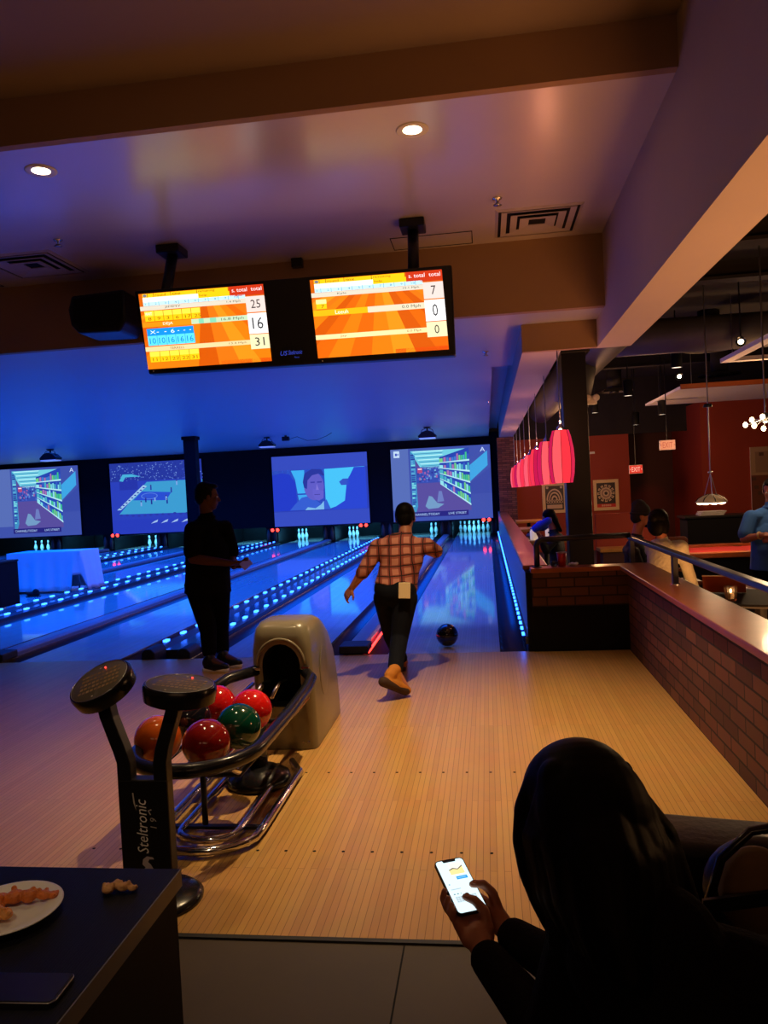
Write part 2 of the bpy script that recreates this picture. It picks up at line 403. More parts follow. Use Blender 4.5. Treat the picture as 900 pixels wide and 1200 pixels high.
# narrow division caps (within a pair) with black end shoes
def rounded_cap(x0, x1, z, y0, y1):
    w = x1-x0
    return MB().prism([(x0, -.1), (x0, z*.6), (x0+w*.16, z), (x1-w*.16, z), (x1, z*.6), (x1, -.1)], 'y', y0, y1)
for x0, x1, lab in ((-1.437, -1.233, 'grey division cap with black end shoe beside the bowler\'s legs'),
                    (-5.206, -5.004, 'long grey division cap with black end, left of the silhouetted man'),
                    (-8.976, -8.774, 'division cap beyond the white-clothed table'), (-12.746, -12.544, 'division cap on the far left lanes')):
    t = thing('division_cap', lab, 'lane divider', ((x0+x1)/2, 7.25, 0)); of = t.location.copy()
    rounded_cap(x0+.003, x1-.003, .07, 7.5, 24.28).build('cap', MT['cap'], t, off=of, bevel=.01)
    MB().box(x0-.04, 7.23, .003, x1+.04, 7.5, .085).build('end_shoe', MT['rubber'], t, off=of, bevel=.015)
# wide light dividers with two rows of blue leds
led_me = MB().box(-.020, -.045, -.010, .020, .045, .012).build('led', MT['led'], None)
led_mesh = led_me.data; bpy.data.objects.remove(led_me)
def led(par, loc, sc=1):
    o = bpy.data.objects.new('led', led_mesh); COL.objects.link(o); o.parent = par; o.location = loc
    if sc != 1: o.scale = (sc, sc, sc)
for x0, x1, lab in ((-3.475, -2.965, 'light divider with two rows of blue leds behind the ball return and the standing man'),
                    (-7.245, -6.735, 'light divider with blue leds in front of the white-clothed table'),
                    (-11.015, -10.505, 'light divider with blue leds behind the white-clothed table')):
    t = thing('light_divider', lab, 'lane divider', ((x0+x1)/2, 7.25, 0)); of = t.location.copy()
    MB().prism([(x0, -.1), (x0, .045), (x0+.05, .075), (x0+.12, .03), (x1-.12, .03), (x1-.05, .075), (x1, .045), (x1, -.1)], 'y', 7.53, 24.28).build('divider_body', MT['gutter'], t, off=of)
    for e in (x0+.002, x1-.142):
        MB().prism([(e, -.1), (e, .06), (e+.04, .10), (e+.10, .10), (e+.14, .06), (e+.14, -.1)], 'y', 7.23, 7.52).build('end_shoe', MT['rubber'], t, off=of, bevel=.012)
    for k in range(36):
        y = 7.75 + k*.46
        for e in (x0+.045, x1-.045): led(t, Vector((e, y, .083)) - of)
t = thing('wall_light_strip', 'bright blue led strip along the foot of the divider wall at the right edge of the lanes', 'light strip', (.31, 7.25, .1)); of = t.location.copy()
MB().box(.296, 7.25, .06, .32, 24.2, .13).build('channel', MT['gutter'], t, off=of)
for k in range(55): led(t, Vector((.290, 7.5+k*.3, .11)) - of, .95)
t = MB().box(-1.205, 7.3, .0, -1.19, 8.3, .02).build('red_reflection_streak', MT['led_red']); tag(t, 'thin glowing red streak put in for a reflection in the gutter, beside the black end shoe by the bowler', 'light strip')  # glowing bar stands in for the red lamps' reflection in the gutter

# ------------------------------------------------------------------ pins and pinsetters
pinprof = [(.0258,0),(.0285,.01),(.040,.055),(.0525,.09),(.0605,.115),(.0595,.14),(.050,.185),(.036,.225),(.0265,.255),(.0238,.272),(.025,.29),(.0305,.32),(.0325,.345),(.029,.366),(.019,.378),(.004,.381)]
def mk_pin(loc, label, group):
    o = thing('bowling_pin', label, 'bowling pin', loc, 0, group)
    MB().lathe(pinprof, 18).build('pin_body', MT['pin'], o, True)
    MB().lathe([(.0262,.258),(.0248,.272),(.0262,.285)], 18, cap=False).build('neck_stripe', MT['pin_red'], o, True)
    return o
pin0 = None
def pin(loc, label, group):
    global pin0
    if pin0 is None: pin0 = mk_pin(loc, label, group); return pin0
    return dup(pin0, loc, None, label, group)
cx = -.4725; Y0 = 25.45; dyy = .264
names = {(0,0):'head pin of the full rack at the end of the right lane', (1,-1):'third pin from the left in the full rack', (1,1):'third pin from the right in the full rack',
         (2,-2):'second pin from the left in the full rack', (2,0):'pin hidden straight behind the head pin', (2,2):'second pin from the right in the full rack',
         (3,-3):'leftmost pin in the full rack', (3,-1):'back pin hidden behind the third from the left', (3,1):'back pin hidden behind the third from the right', (3,3):'rightmost pin in the full rack'}
for r in range(4):
    for c in range(-r, r+1, 2):
        pin((cx + c*.1524, Y0 + r*dyy, 0), 'white bowling pin, '+names[(r,c)], 'full rack of pins on the right lane')
G = [(-2.1975, (2, 3), 'on the lane behind the bowler\'s raised right elbow', (0, 1)),
     (-4.53, None, 'in the left-hand trio just left of the bowler\'s shoulder', (-1, 0, 1)),
     (-6.29, None, 'in the trio below the left corner of the film screen', (-1, 0, 1)),
     (-11.56, None, 'in the trio below the basketball screen', (-1, 0, 1)),
     (-15.86, None, 'in the trio above the white-clothed table', (-1, 0, 1))]
pos = {-1: 'left pin', 0: 'middle pin', 1: 'right pin'}
for gx, _, where, cs in G:
    sp = .13 if gx > -10 else .24
    for c in cs:
        if gx == -2.1975: pin((gx+.3+c*.152, Y0+.5, 0), 'white bowling pin, %s standing %s' % ('left one' if c == 0 else 'right one', where), 'two pins by the bowler\'s elbow')
        else: pin((gx + c*sp, Y0+.3, 0), 'white bowling pin, %s %s' % (pos[c], where), 'pins '+where)
t = None
for i, xx in enumerate((.19, -1.335, -3.22, -5.105, -6.99, -8.875, -10.76, -12.645, -14.53)):
    lab = ['rightmost, beside the divider wall', 'just left of the full rack of pins', 'behind the bowler\'s left shoulder', 'below the film screen', 'behind the silhouetted man', 'right of the basketball screen\'s pins', 'left of the basketball screen\'s pins', 'beyond the cloth table', 'far left'][i]
    t = thing('pinsetter_post', 'dark pinsetter partition, ' + lab, 'pinsetter', (xx, 24.5, -.1)); of = t.location.copy()
    wd = .09 if i == 0 else .2
    MB().box(xx-wd, 24.46, -.1, xx+wd, 26.6, .53).build('partition', MT['black_sheen'], t, off=of)
    for q in (-1, 1):
        MB().lathe([(.012,0),(.055,.02),(.06,.28),(.03,.42),(.012,.46)], 10, (xx+q*wd*.55, 24.43, .02)).build('guard', MT['duct'], t, True, off=of)
for x, z, lab in ((-6.83, .44, 'below the left corner of the film screen'), (-3.93, .47, 'below the right corner of the film screen'), (-.05, .47, 'below the right corner of the right-hand supermarket screen'), (-12.3, .5, 'below the left corner of the basketball screen')):
    t = thing('indicator_lamp', 'small red lit indicator '+lab, 'indicator light', (x, 24.25, z))
    MB().box(-.17, -.02, -.05, .17, .02, .05).build('housing', MT['black'], t)
    for q in (-1, 1):
        MB().lathe([(.055,0),(.045,.02),(.01,.03)], 14, (q*.085, -.02, 0), Matrix.Rotation(PI/2, 4, 'X')).build('lamp', MT['led_red'], t, True)

# ------------------------------------------------------------------ projection screens
def frame_screen(name, label, x0, x1, z0, z1, pic):
    t = thing(name, label, 'projection screen', ((x0+x1)/2, 24.33, z0)); of = t.location.copy()
    MB().box(x0-.03, 24.30, z0-.05, x1+.03, 24.35, z1+.04).build('screen_backing', MT['black'], t, off=of)
    MB().cyl((x0-.02, 24.295, z0-.03), (x1+.02, 24.295, z0-.03), .022).build('weight_bar', MT['black_sheen'], t, True, off=of)
    pic.build('projected_picture', (x0, 24.298, z0), ((x1-x0), 0, 0), (0, 0, z1-z0), M_SCREEN, t, eps=.0006, off=of)
    return t
def supermarket(seed, deb):
    R = random.Random(seed); p = Pic()
    p.rect(0, 0, 1, 1, (60, 78, 164))
    p.rect(0, .16, .18, 1, (84, 106, 176), 1)
    p.poly([(.78,.50),(.78,.72),(.97,.92),(.97,.72)], (60,160,220), 1); p.poly([(.78,.34),(.78,.48),(1,.70),(1,.34)], (54,72,160), 1)
    p.rect(.20, .12, .79, .965, (84, 74, 150), 1)                      # aisle view
    p.poly([(.2,.965),(.79,.965),(.52,.70),(.30,.72)], (110,200,220), 2)
    for k in range(9):
        y = .955-k*.028; p.poly([(.22+k*.012, y), (.54-k*.004, y+.004), (.52-k*.004, y-.007), (.23+k*.012, y-.009)], (60,130,180) if k % 2 else (190,240,245), 3)
    p.poly([(.2,.12),(.2,.965),(.245,.90),(.255,.2),(.235,.12)], (60,140,190), 3)
    for k in range(26): 
        y = .2+k*.028; p.rect(.203, y, .203+R.uniform(.02,.045), y+.02, R.choice([(120,210,220),(50,80,170),(90,160,210),(40,60,150)]), 4)
    p.rect(.25, .52, .50, .74, (50, 74, 168), 3)
    for k in range(46):
        x = R.uniform(.26,.48); y = R.uniform(.53,.71); p.rect(x, y, x+.017, y+R.uniform(.015,.04), R.choice([(110,170,210),(150,90,160),(40,50,140),(80,130,200),(70,90,190)]), 4)
    p.rect(.265,.66,.315,.73,(170,70,120),5); p.rect(.27,.705,.31,.72,(230,220,240),6)
    # right shelves in perspective
    p.poly([(.49,.50),(.49,.86),(.79,.98),(.79,.20)], (36, 66, 170), 4)
    for r in range(5):
        f0, f1 = r/5, (r+1)/5
        def Yl(f): return .50+.36*f
        def Yr(f): return .20+.76*f
        for k in range(12):
            a, b = k/12, (k+.8)/12; a, b = a**.8, b**.8; hh = R.uniform(.5,.85)
            P = []
            for xx, ff in ((a,f0),(b,f0),(b,f0+(f1-f0)*hh),(a,f0+(f1-f0)*hh)):
                P.append((.49+.3*xx, Yl(ff)*(1-xx)+Yr(ff)*xx))
            p.poly(P, R.choice([(70,170,190),(120,210,220),(60,120,200),(60,190,130),(110,200,120),(160,110,170),(50,90,190),(140,220,230)]), 5)
        p.poly([(.49,Yl(f0)-.006),(.79,Yr(f0)-.014),(.79,Yr(f0)+.010),(.49,Yl(f0)+.004)], (170,225,235), 6)
    p.poly([(.33,.20),(.37,.34),(.40,.33),(.45,.24),(.52,.22),(.46,.17),(.36,.16)], (110,150,190), 3); p.poly([(.45,.25),(.47,.40),(.50,.40),(.52,.26)], (104,120,184), 3)
    p.rect(.18, .055, .76, .125, (36, 34, 120), 5)
    p.text('CHANNEL/TODAY', .20, .072, .034, (170,200,240), 7, w=.27); p.text('LIVE STREET', .56, .075, .030, (170,200,240), 7, w=.18)
    p.text('A', .90, .91, .06, (200,220,250), 6, w=.05)
    if deb: p.rect(.03,.885,.09,.975,(190,215,240),6); p.rect(.045,.91,.065,.945,(60,80,180),7); p.poly([(.066,.928),(.08,.945),(.08,.91)],(60,80,180),7)
    return p
def film():
    p = Pic(); p.rect(0,0,1,1,(52,72,182)); p.rect(0,.205,1,.80,(42,60,170),1)
    p.rect(.0,.24,.98,.80,(40,96,210),1)
    p.poly([(.20,.79),(.34,.79),(.34,.46),(.26,.46),(.24,.66)],(60,170,235),2); p.poly([(.26,.44),(.36,.44),(.36,.30),(.27,.36)],(60,160,230),2)
    p.poly([(.55,.79),(.97,.80),(.80,.66),(.76,.30),(.60,.23),(.55,.30)],(70,190,240),2)
    p.poly([(.72,.55),(.70,.60),(.74,.64),(.80,.64),(.80,.55)],(50,80,190),3)
    p.poly([(.98,.795),(.86,.795),(.78,.60),(.75,.33),(.60,.21),(.98,.21)],(40,66,200),3)
    p.poly([(0,.22),(0,.74),(.10,.76),(.18,.74),(.24,.62),(.25,.34),(.22,.22)],(34,56,190),3)
    p.poly([(.17,.225),(.22,.30),(.30,.40),(.38,.42),(.50,.30),(.56,.36),(.60,.22)],(52,90,200),4)
    p.disc(.435,.555,.105,.20,(92,88,190),5,28)
    p.poly([(.42,.44),(.44,.37),(.48,.345),(.53,.38),(.535,.48),(.42,.52)],(96,92,196),6)
    p.poly([(.32,.62),(.34,.74),(.42,.80),(.52,.79),(.55,.70),(.53,.70),(.49,.73),(.42,.71),(.37,.64),(.36,.52),(.33,.54)],(40,52,150),7)
    p.poly([(.47,.60),(.52,.60),(.52,.62),(.47,.62)],(60,60,160),8); p.poly([(.40,.60),(.445,.60),(.445,.62),(.40,.62)],(60,60,160),8)
    p.poly([(.465,.59),(.485,.50),(.455,.50)],(122,112,206),8); p.rect(.435,.43,.495,.44,(64,58,150),8)
    p.poly([(.36,.26),(.44,.24),(.50,.29),(.53,.34),(.53,.22),(.33,.22)],(120,180,225),7)
    return p
def basketball():
    R = random.Random(3); p = Pic(); p.rect(0,0,1,1,(40,60,178)); p.rect(0,.74,1,1,(36,52,150),1)
    for k in range(260):
        x, y = R.uniform(0,1), R.uniform(.74,.97); p.rect(x,y,x+.010,y+.012,R.choice([(90,120,200),(60,84,180),(110,140,210),(30,40,130)]),2)
    p.poly([(.08,.28),(.40,.72),(1,.72),(1,.26)],(58,150,200),2)
    p.poly([(.06,.34),(.10,.34),(.40,.66),(.36,.68)],(150,190,225),3)
    for k in range(9): p.poly([(.085+k*.033,.365+k*.034),(.105+k*.033,.360+k*.034),(.115+k*.033,.373+k*.034),(.095+k*.033,.380+k*.034)],(40,50,160),4)
    p.poly([(.24,.47),(.34,.59),(.66,.56),(.60,.45)],(40,74,200),3)
    p.disc(.42,.52,.09,.045,(90,130,220),4); p.disc(.42,.52,.082,.038,(44,78,200),5)
    p.poly([(.10,.75),(.14,.84),(.24,.84),(.34,.80),(.24,.80),(.17,.80),(.14,.74)],(70,170,210),3); p.rect(.10,.62,.30,.76,(36,50,160),2)
    for k in range(16):
        x, y = R.uniform(.3,.98), R.uniform(.33,.68); p.rect(x,y,x+.016,y+.055,R.choice([(40,60,160),(30,40,140),(120,160,220)]),5); p.disc(x+.008,y+.064,.008,.011,(50,50,130),5,8)
    p.rect(0,.0,1,.20,(38,56,178),3)
    for k in range(5): p.poly([(.42+k*.11,.13),(.49+k*.11,.15),(.50+k*.11,.185),(.46+k*.11,.165)],(150,180,225),5)
    for k in range(14): p.disc(.1+k*.065,.255+R.uniform(-.012,.012),.018,.016,(40,54,160),4,8)
    return p
frame_screen('projection_screen', 'rightmost screen showing a supermarket aisle, above the full rack of pins', -2.96, .16, .52, 2.81, supermarket(1, True))
frame_screen('projection_screen', 'screen showing a man\'s face in a film, third from the left', -6.84, -3.72, .54, 2.80, film())
frame_screen('projection_screen', 'screen showing a basketball court, behind the dark column', -12.39, -9.2, .53, 2.88, basketball())
frame_screen('projection_screen', 'leftmost screen showing a supermarket aisle, above the white-clothed table', -16.5, -13.51, .58, 2.90, supermarket(1, False))
# dark column in the middle of the lanes
cmb = MB().box(-7.13, 17.7, .11, -6.84, 17.95, 3.07)
o = struct('column', cmb.box(-7.16, 17.67, 2.99, -6.81, 17.98, 3.07), mat('column_black', (.004,.005,.008), .7, var=.2, spec=.1), .01)

def projector(loc, label, s=1, rz=0):
    t = thing('projector', label, 'projector', loc, rz)
    MB().lathe([(.09*s,0),(.09*s,-.02*s),(.03*s,-.03*s)], 16).build('ceiling_plate', MT['black_sheen'], t, True)
    MB().cyl((0,0,-.01*s),(0,0,-.10*s),.022*s).build('drop_pole', MT['black_sheen'], t, True)
    MB().prism([(-.21*s,-.27*s),(.21*s,-.27*s),(.23*s,-.22*s),(.12*s,-.12*s),(.03*s,-.09*s),(-.03*s,-.09*s),(-.12*s,-.12*s),(-.23*s,-.22*s)],'y',-.14*s,.14*s).build('body', MT['black_sheen'], t, bevel=.012*s)
    MB().box(-.2*s,-.145*s,-.295*s,.2*s,.14*s,-.27*s).build('lens_window', mat('pale_glass', (.5,.55,.7), .2, emit=(.25,.35,.8), es=.5), t, bevel=.005)
    for q in (-1, 1): MB().tube([(q*.04*s,0,-.03*s),(q*.13*s,-.02*s,-.07*s),(q*.17*s,-.05*s,-.18*s)], .008*s, 8).build('cable', MT['rubber'], t, True)
    return t
projector((-1.40, 19.3, 3.07), 'ceiling projector above the right-hand supermarket screen', 1.0)
projector((-5.55, 19.4, 3.07), 'ceiling projector above the left side of the film screen', .9)
projector((-11.3, 19.0, 3.07), 'ceiling projector above the gap between the two left screens', 1.05)
t = thing('ceiling_sensor', 'small dark box on the lane ceiling right of the film screen\'s projector', 'sensor', (-5.0, 19.2, 3.07))
MB().box(-.09,-.06,-.14,.09,.06,-.03).build('box', MT['black_sheen'], t, bevel=.01); MB().cyl((0,0,0),(0,0,-.04),.03).build('stem', MT['black_sheen'], t)
MB().tube([(.09,0,-.1),(.3,0,-.05),(.55,0,-.16),(.8,0,-.16),(1.05,0,-.08),(1.2,0,0)], .007, 6).build('cable', MT['rubber'], t, True)

# ------------------------------------------------------------------ white-clothed table among the lanes
t = thing('folding_table', 'table under a white cloth glowing blue on the left lanes', 'table', (-7.94, 13.3, 0))
MB().box(-.74,-.31,.71,.66,.31,.735).build('tabletop', MT['white'], t, bevel=.006)
for x in (-.66,.58):
    for y in (-.25,.25): MB().cyl((x,y,0),(x,y,.71),.016,n=8).build('leg', MT['steel'], t, True)
mb = MB(); R = random.Random(5); n = 120; per = []
X0, X1, Yh = -.755, .675, .325
L = 2*(X1-X0)+4*Yh
def edge(s):
    s = s % L; a = X1-X0; b = 2*Yh
    if s < a: return (X0+s, -Yh), (0,-1)
    s -= a
    if s < b: return (X1, -Yh+s), (1,0)
    s -= b
    if s < a: return (X1-s, Yh), (0,1)
    s -= a; return (X0, Yh-s), (-1,0)
rings = []
for j in range(9):
    z = .742 - j/8*.70; ring = []
    for i in range(n):
        (x, y), (nx, ny) = edge(L*i/n); f = j/8
        wv = (.022*math.sin(i*.9)+.018*math.sin(i*.37+1))*f + .09*f*abs(nx) + .025*f
        zz = z + (.28*f if (X1-x < .16 and abs(nx) < .5 and ny < 0) else 0)*1.0
        ring.append((x+nx*wv, y+ny*wv, max(zz, .012)))
    rings.append(ring)
mb.loft([[(x*.999, y*.999, .744) for x, y, z in rings[0]]] + rings, cap=False)
mb.poly([(x*.999, y*.999, .744) for x, y, z in rings[0]])
c = mb.build('table_cloth', MT['cloth'], None, 'auto'); c.location = (-7.94, 13.3, 0)
sd = c.modifiers.new('s', 'SOLIDIFY'); sd.thickness = .004
tag(c, 'white cloth hanging to the floor over the table on the left lanes', 'tablecloth')
t = thing('storage_cabinet', 'dark upright cabinet cut off by the left edge of the photo, beside the cloth table', 'cabinet', (-7.72, 11.2, 0))
MB().box(-.30,-.25,.04,.235,.25,.72).build('body', MT['black'], t, bevel=.01); MB().box(-.31,-.26,.72,.245,.26,.75).build('top', MT['black_sheen'], t, bevel=.006)
MB().box(-.28,-.265,.08,.215,-.25,.70).build('door', MT['black_sheen'], t, bevel=.004); MB().box(.15,-.29,.4,.17,-.265,.5).build('handle', MT['steel'], t)
t = thing('shoe', 'dark shoe-shaped object on the lane before the cloth table', 'shoe', (-7.95, 12.55, 0))
blob(MB().ell((0,0,.05),(.13,.05,.045)).ell((.05,0,.08),(.06,.045,.06)), 'upper', MT['black'], t); MB().box(-.12,-.045,0,.12,.045,.02).build('sole', MT['rubber'], t, bevel=.008)

# ------------------------------------------------------------------ score monitors
t = thing('score_monitor', 'twin overhead scoring monitor hung from the ceiling above the ball return', 'monitor', (-1.47, 6.05, 2.57)); of = t.location.copy()
TL, TR, BR, BL = Vector((-2.756,6.0,3.273)), Vector((-.187,6.0,3.259)), Vector((-.190,6.06,2.575)), Vector((-2.700,6.06,2.605))
def mq(a, b): return (TL*(1-a)+TR*a)*(1-b) + (BL*(1-a)+BR*a)*b
mb = MB(); bk = Vector((0,.11,0))
mb.loft([[TL,TR,BR,BL], [p+bk for p in (TL,TR,BR,BL)]])
mb.build('casing', MT['black_sheen'], t, off=of, bevel=.012)
U = (TR-TL).normalized(); V = (mq(.5,0)-mq(.5,1)).normalized()
def px_at(u, v):
    # point of the monitor face seen there
    n = U.cross(V); d = WR @ Vector((u-450, v-600, F)); return CAM + d*((TL-CAM).dot(n)/d.dot(n))
nf = U.cross(V).normalized()
if nf.y > 0: nf = -nf
ORG, YEL, DK = (226,110,14), (255,196,20), (70,30,10)
def score(second):
    R = random.Random(4+second); p = Pic(); p.rect(0,0,1,1,(206,92,10))
    vx, vy = .52, 1.12
    n = 19
    for k in range(n):
        a, b = -1.1+3.2*k/n, -1.1+3.2*(k+1)/n
        q = [(a,-.0),(b,-.0),(vx+(b-vx)*.22,.86),(vx+(a-vx)*.22,.86)]
        # clip to the screen
        def clip(P, f, g):
            o = []
            for i in range(len(P)):
                A, B = P[i-1], P[i]; fa, fb = f(A), f(B)
                if (fa >= 0) != (fb >= 0):
                    s = fa/(fa-fb); o.append((A[0]+(B[0]-A[0])*s, A[1]+(B[1]-A[1])*s))
                if fb >= 0: o.append(B)
            return o
        q = clip(clip(q, lambda P: P[0], 0), lambda P: 1-P[0], 0)
        if len(q) > 2: p.poly(q, R.choice([(236,120,14),(222,98,10),(240,140,24),(206,84,8),(228,112,18)]), 1)
    p.rect(.60,.0,1,.05,(214,70,10),1)
    # header bars
    p.rect(.03,.945,.72,.995,YEL,2); p.rect(.03,.885,.48,.945,(255,250,232),2); p.rect(.48,.885,.73,.945,YEL,2)
    p.rect(.73,.87,1,1,(196,50,20),2)
    for x in (.07,.12,.26,.47): p.rect(x,.945,x+.004,.995,DK,3)
    p.disc(.05,.97,.016,.02,(120,120,130),3)
    p.text('round',.135,.953,.034,DK,4,w=.085); p.text('time',.275,.953,.034,DK,4,w=.065); p.text('remaining',.485,.953,.034,DK,4,w=.13); p.text('help',.49,.90,.032,DK,4,w=.06)
    p.text('s. total',.75,.925,.05,(250,235,235),4,w=.12); p.text('total',.90,.925,.05,(250,235,235),4,w=.085)
    p.rect(.03,.835,.85,.885,(190,232,245),2)
    for k in range(10): p.rect(.075+k*.08,.835,.079+k*.08,.885,(90,150,190),3); p.text(str(k+1),.045+k*.08,.848,.025,(60,110,150),4)
    p.rect(.0,.775,.85,.832,(216,206,186),2)
    if not second:
        p.text('JIMMY',.20,.788,.03,(90,70,60),4,w=.13); p.text('1.4 Mph',.70,.788,.032,(90,80,70),4,w=.11)
        p.rect(.03,.70,.48,.765,(255,222,70),2); p.rect(.03,.63,.48,.70,YEL,2)
        for k in range(1,6): p.rect(.03+k*.075,.63,.034+k*.075,.765,(150,90,10),3)
        for k, s in enumerate(('8','9','3','6','17','25')): p.text(s,.055+k*.075,.643,.042,(130,80,10),4)
        p.text('WAIT',.035,.713,.036,(255,255,240),4,w=.055)
        p.rect(.0,.555,.40,.62,(240,140,20),2); p.text('DEJA',.17,.563,.045,(255,244,220),4,w=.08)
        p.rect(.40,.555,.85,.62,(190,214,176),2); p.rect(.46,.555,.50,.62,(130,205,170),3); p.rect(.55,.555,.60,.62,(130,205,170),3); p.text('16.8 Mph',.64,.563,.042,(90,90,80),4,w=.18)
        p.rect(.03,.44,.41,.535,(20,140,226),2); p.rect(.03,.31,.41,.44,(90,214,255),2)
        for k in range(1,6): p.rect(.03+k*.076,.31,.033+k*.076,.44,(30,120,190),3)
        p.text('X',.055,.465,.045,(230,245,255),4); p.text('6',.225,.462,.05,(230,245,255),4); p.text('-  -',.11,.48,.008,(230,245,255),4,w=.08); p.text('-  -  -',.28,.48,.008,(230,245,255),4,w=.11)
        for k, s in enumerate(('10','10','16','16','16')): p.text(s,.045+k*.076,.335,.075,(20,120,190),4,w=.05)
        p.rect(.0,.235,.85,.295,(232,206,150),2); p.text('TERRELL',.20,.247,.03,(140,90,60),4,w=.12); p.text('13.4 Mph',.68,.247,.032,(120,90,60),4,w=.14)
        p.rect(.03,.165,.43,.23,(255,222,70),2); p.rect(.03,.09,.43,.165,YEL,2)
        for k in range(1,5): p.rect(.03+k*.08,.09,.034+k*.08,.23,(150,90,10),3)
        for k, s in enumerate(('11','12','22','22','31')): p.text(s,.05+k*.08,.105,.042,(130,80,10),4)
        tot = ('25','16','31')
    else:
        p.text('Kyle',.20,.788,.03,(90,70,60),4,w=.07); p.text('15.1 Mph',.70,.788,.032,(90,80,70),4,w=.12)
        p.rect(.03,.69,.11,.745,(255,240,150),2); p.rect(.03,.625,.11,.69,YEL,2); p.text('7',.065,.635,.042,(130,80,10),4)
        p.rect(.0,.535,.42,.61,(255,178,20),2); p.text('Leeuh',.17,.548,.05,(255,250,225),4,w=.10); p.rect(.42,.535,.85,.61,(222,210,180),2); p.text('0.0 Mph',.68,.545,.05,(90,90,80),4,w=.14)
        p.rect(.0,.235,.85,.295,(244,222,160),2); p.text('Jay',.19,.247,.034,(140,90,60),4,w=.05); p.text('0.0 Mph',.70,.247,.034,(120,90,60),4,w=.11)
        tot = ('7','0','0')
    p.rect(.85,.65,1,.855,(226,208,200),3); p.rect(.85,.37,1,.635,(250,250,250),3); p.rect(.85,.17,1,.36,(232,222,176),3)
    p.text(tot[0],.925,.70,.11,(50,46,46),5,w=.075 if len(tot[0]) > 1 else .035,align='c'); p.text(tot[1],.925,.43,.15,(30,30,34),5,w=.085 if len(tot[1]) > 1 else .04,align='c'); p.text(tot[2],.925,.21,.11,(50,46,46),5,w=.075 if len(tot[2]) > 1 else .035,align='c')
    return p
for k, (a, b, c, d) in enumerate((((165,344),(312,334),(318,424),(174,433)), ((366,328),(522,317),(525,411),(373,420)))):
    A, B, Cc, D = px_at(*a), px_at(*b), px_at(*c), px_at(*d)
    o0 = D + nf*.004; uu = U*((B-A).length*.5+(Cc-D).length*.5); vv = V*((A-D).length*.5+(B-Cc).length*.5)
    score(k).build('display', o0, uu, vv, M_MON, t, eps=.0004, off=of)
lg = Pic(); lg.text('US',0,0,.036,(70,90,230),2,shear=.3); lg.text('Steltronic',.065,.004,.034,(70,90,230),2,w=.115,shear=.35); lg.text('Focus',.11,-.026,.015,(60,80,200),2,w=.04,shear=.3)
lg.build('maker_logo', px_at(329,417)+nf*.002, U, V, attr_mat('logo_glow', .6), t, eps=.0005, off=of)  # logo colours are weak emission rather than plain print
for k, (u, v) in enumerate(((180,435),(378,423))): MB().lathe([(.006,0),(.004,.004)],8,px_at(u,v)+nf*.002,Matrix.Rotation(PI/2,4,'X')).build('power_led', MT['white'], t, off=of)
for x, y in ((-2.545, 6.33), (-.49, 6.27)):
    MB().cyl((x,y,3.64),(x,6.12,3.22),.045).cyl((x,6.12,3.26),(x,6.12,2.9),.045).build('pole', MT['black_sheen'], t, True, off=of)
    MB().box(x-.10,y-.12,3.63,x+.10,y+.10,3.70).build('ceiling_bracket', MT['black_sheen'], t, off=of, bevel=.01)
MB().box(-1.66,6.9,3.62,-1.56,6.97,3.7).build('junction_box', MT['black_sheen'], bevel=.006)
tag(bpy.data.objects['junction_box'], 'small dark junction box on the ceiling above the twin monitor', 'junction box')

# ------------------------------------------------------------------ ceiling fittings over the approach
def recessed(loc, label, es=1):
    t = thing('recessed_downlight', label, 'ceiling light', loc)
    MB().lathe([(.055,-.002),(.092,-.008),(.098,-.003),(.098,.0)], 28, cap=False).build('trim_ring', MT['white'], t, True)
    MB().lathe([(.057,-.003),(.001,-.006)], 24).build('diffuser', MT['lamp_glow'], t, True)
    return t
recessed((-.34, 4.674, 3.7), 'round lit downlight right of centre on the ceiling')
recessed((-2.715, 4.661, 3.7), 'round lit downlight at the left of the ceiling')
recessed((-1.55, 3.25, 3.97), 'round lit downlight in the higher ceiling above the ball rack')
def vent(loc, label, s=.31):
    t = thing('ceiling_vent', label, 'air vent', loc)
    mb = MB()
    for k, (r0, r1, z0, z1) in enumerate(((1,.93,0,-.012),(.86,.70,-.012,.0),(.64,.48,-.018,-.004),(.42,.20,-.022,-.008))):
        for a in range(4):
            rot = Matrix.Rotation(a*PI/2, 4, 'Z')
            p = [rot @ Vector(q) for q in ((-r0*s,-r0*s,z0),(r0*s,-r0*s,z0),(r1*s,-r1*s,z1),(-r1*s,-r1*s,z1))]
            q = [x + Vector((0,0,.006)) for x in p]
            mb.loft([p, q])
    mb.build('louvres', mat('vent_paint', (.40,.34,.33), .5, var=.05), t)
    MB().box(-s*.95,-s*.95,-.002,s*.95,s*.95,-.0005).build('shadow_plate', MT['black'], t)
    return t
vent((.51, 6.52, 3.698), 'square louvred ceiling vent near the big beam at the right', .34)
vent((-3.86, 6.42, 3.698), 'square louvred ceiling vent at the left edge above the speaker', .34)
def sprinkler(loc, label):
    t = thing('sprinkler', label, 'sprinkler', loc)
    MB().lathe([(.038,0),(.034,-.008),(.012,-.012),(.010,-.035)], 16).build('escutcheon', MT['chrome'], t, True)
    MB().lathe([(.004,-.03),(.03,-.05),(.032,-.053),(.004,-.056)], 12).build('deflector', MT['steel'], t, True)
sprinkler((.18, 5.93, 3.7), 'small chrome sprinkler head beside the right ceiling vent')
sprinkler((-3.317, 5.88, 3.7), 'small chrome sprinkler head beside the left ceiling vent')
sprinkler((.06, 8.9, 3.07), 'small sprinkler head on the lane ceiling near the header')
sprinkler((.10, 14.2, 3.07), 'small sprinkler head far down the lane ceiling at the right')
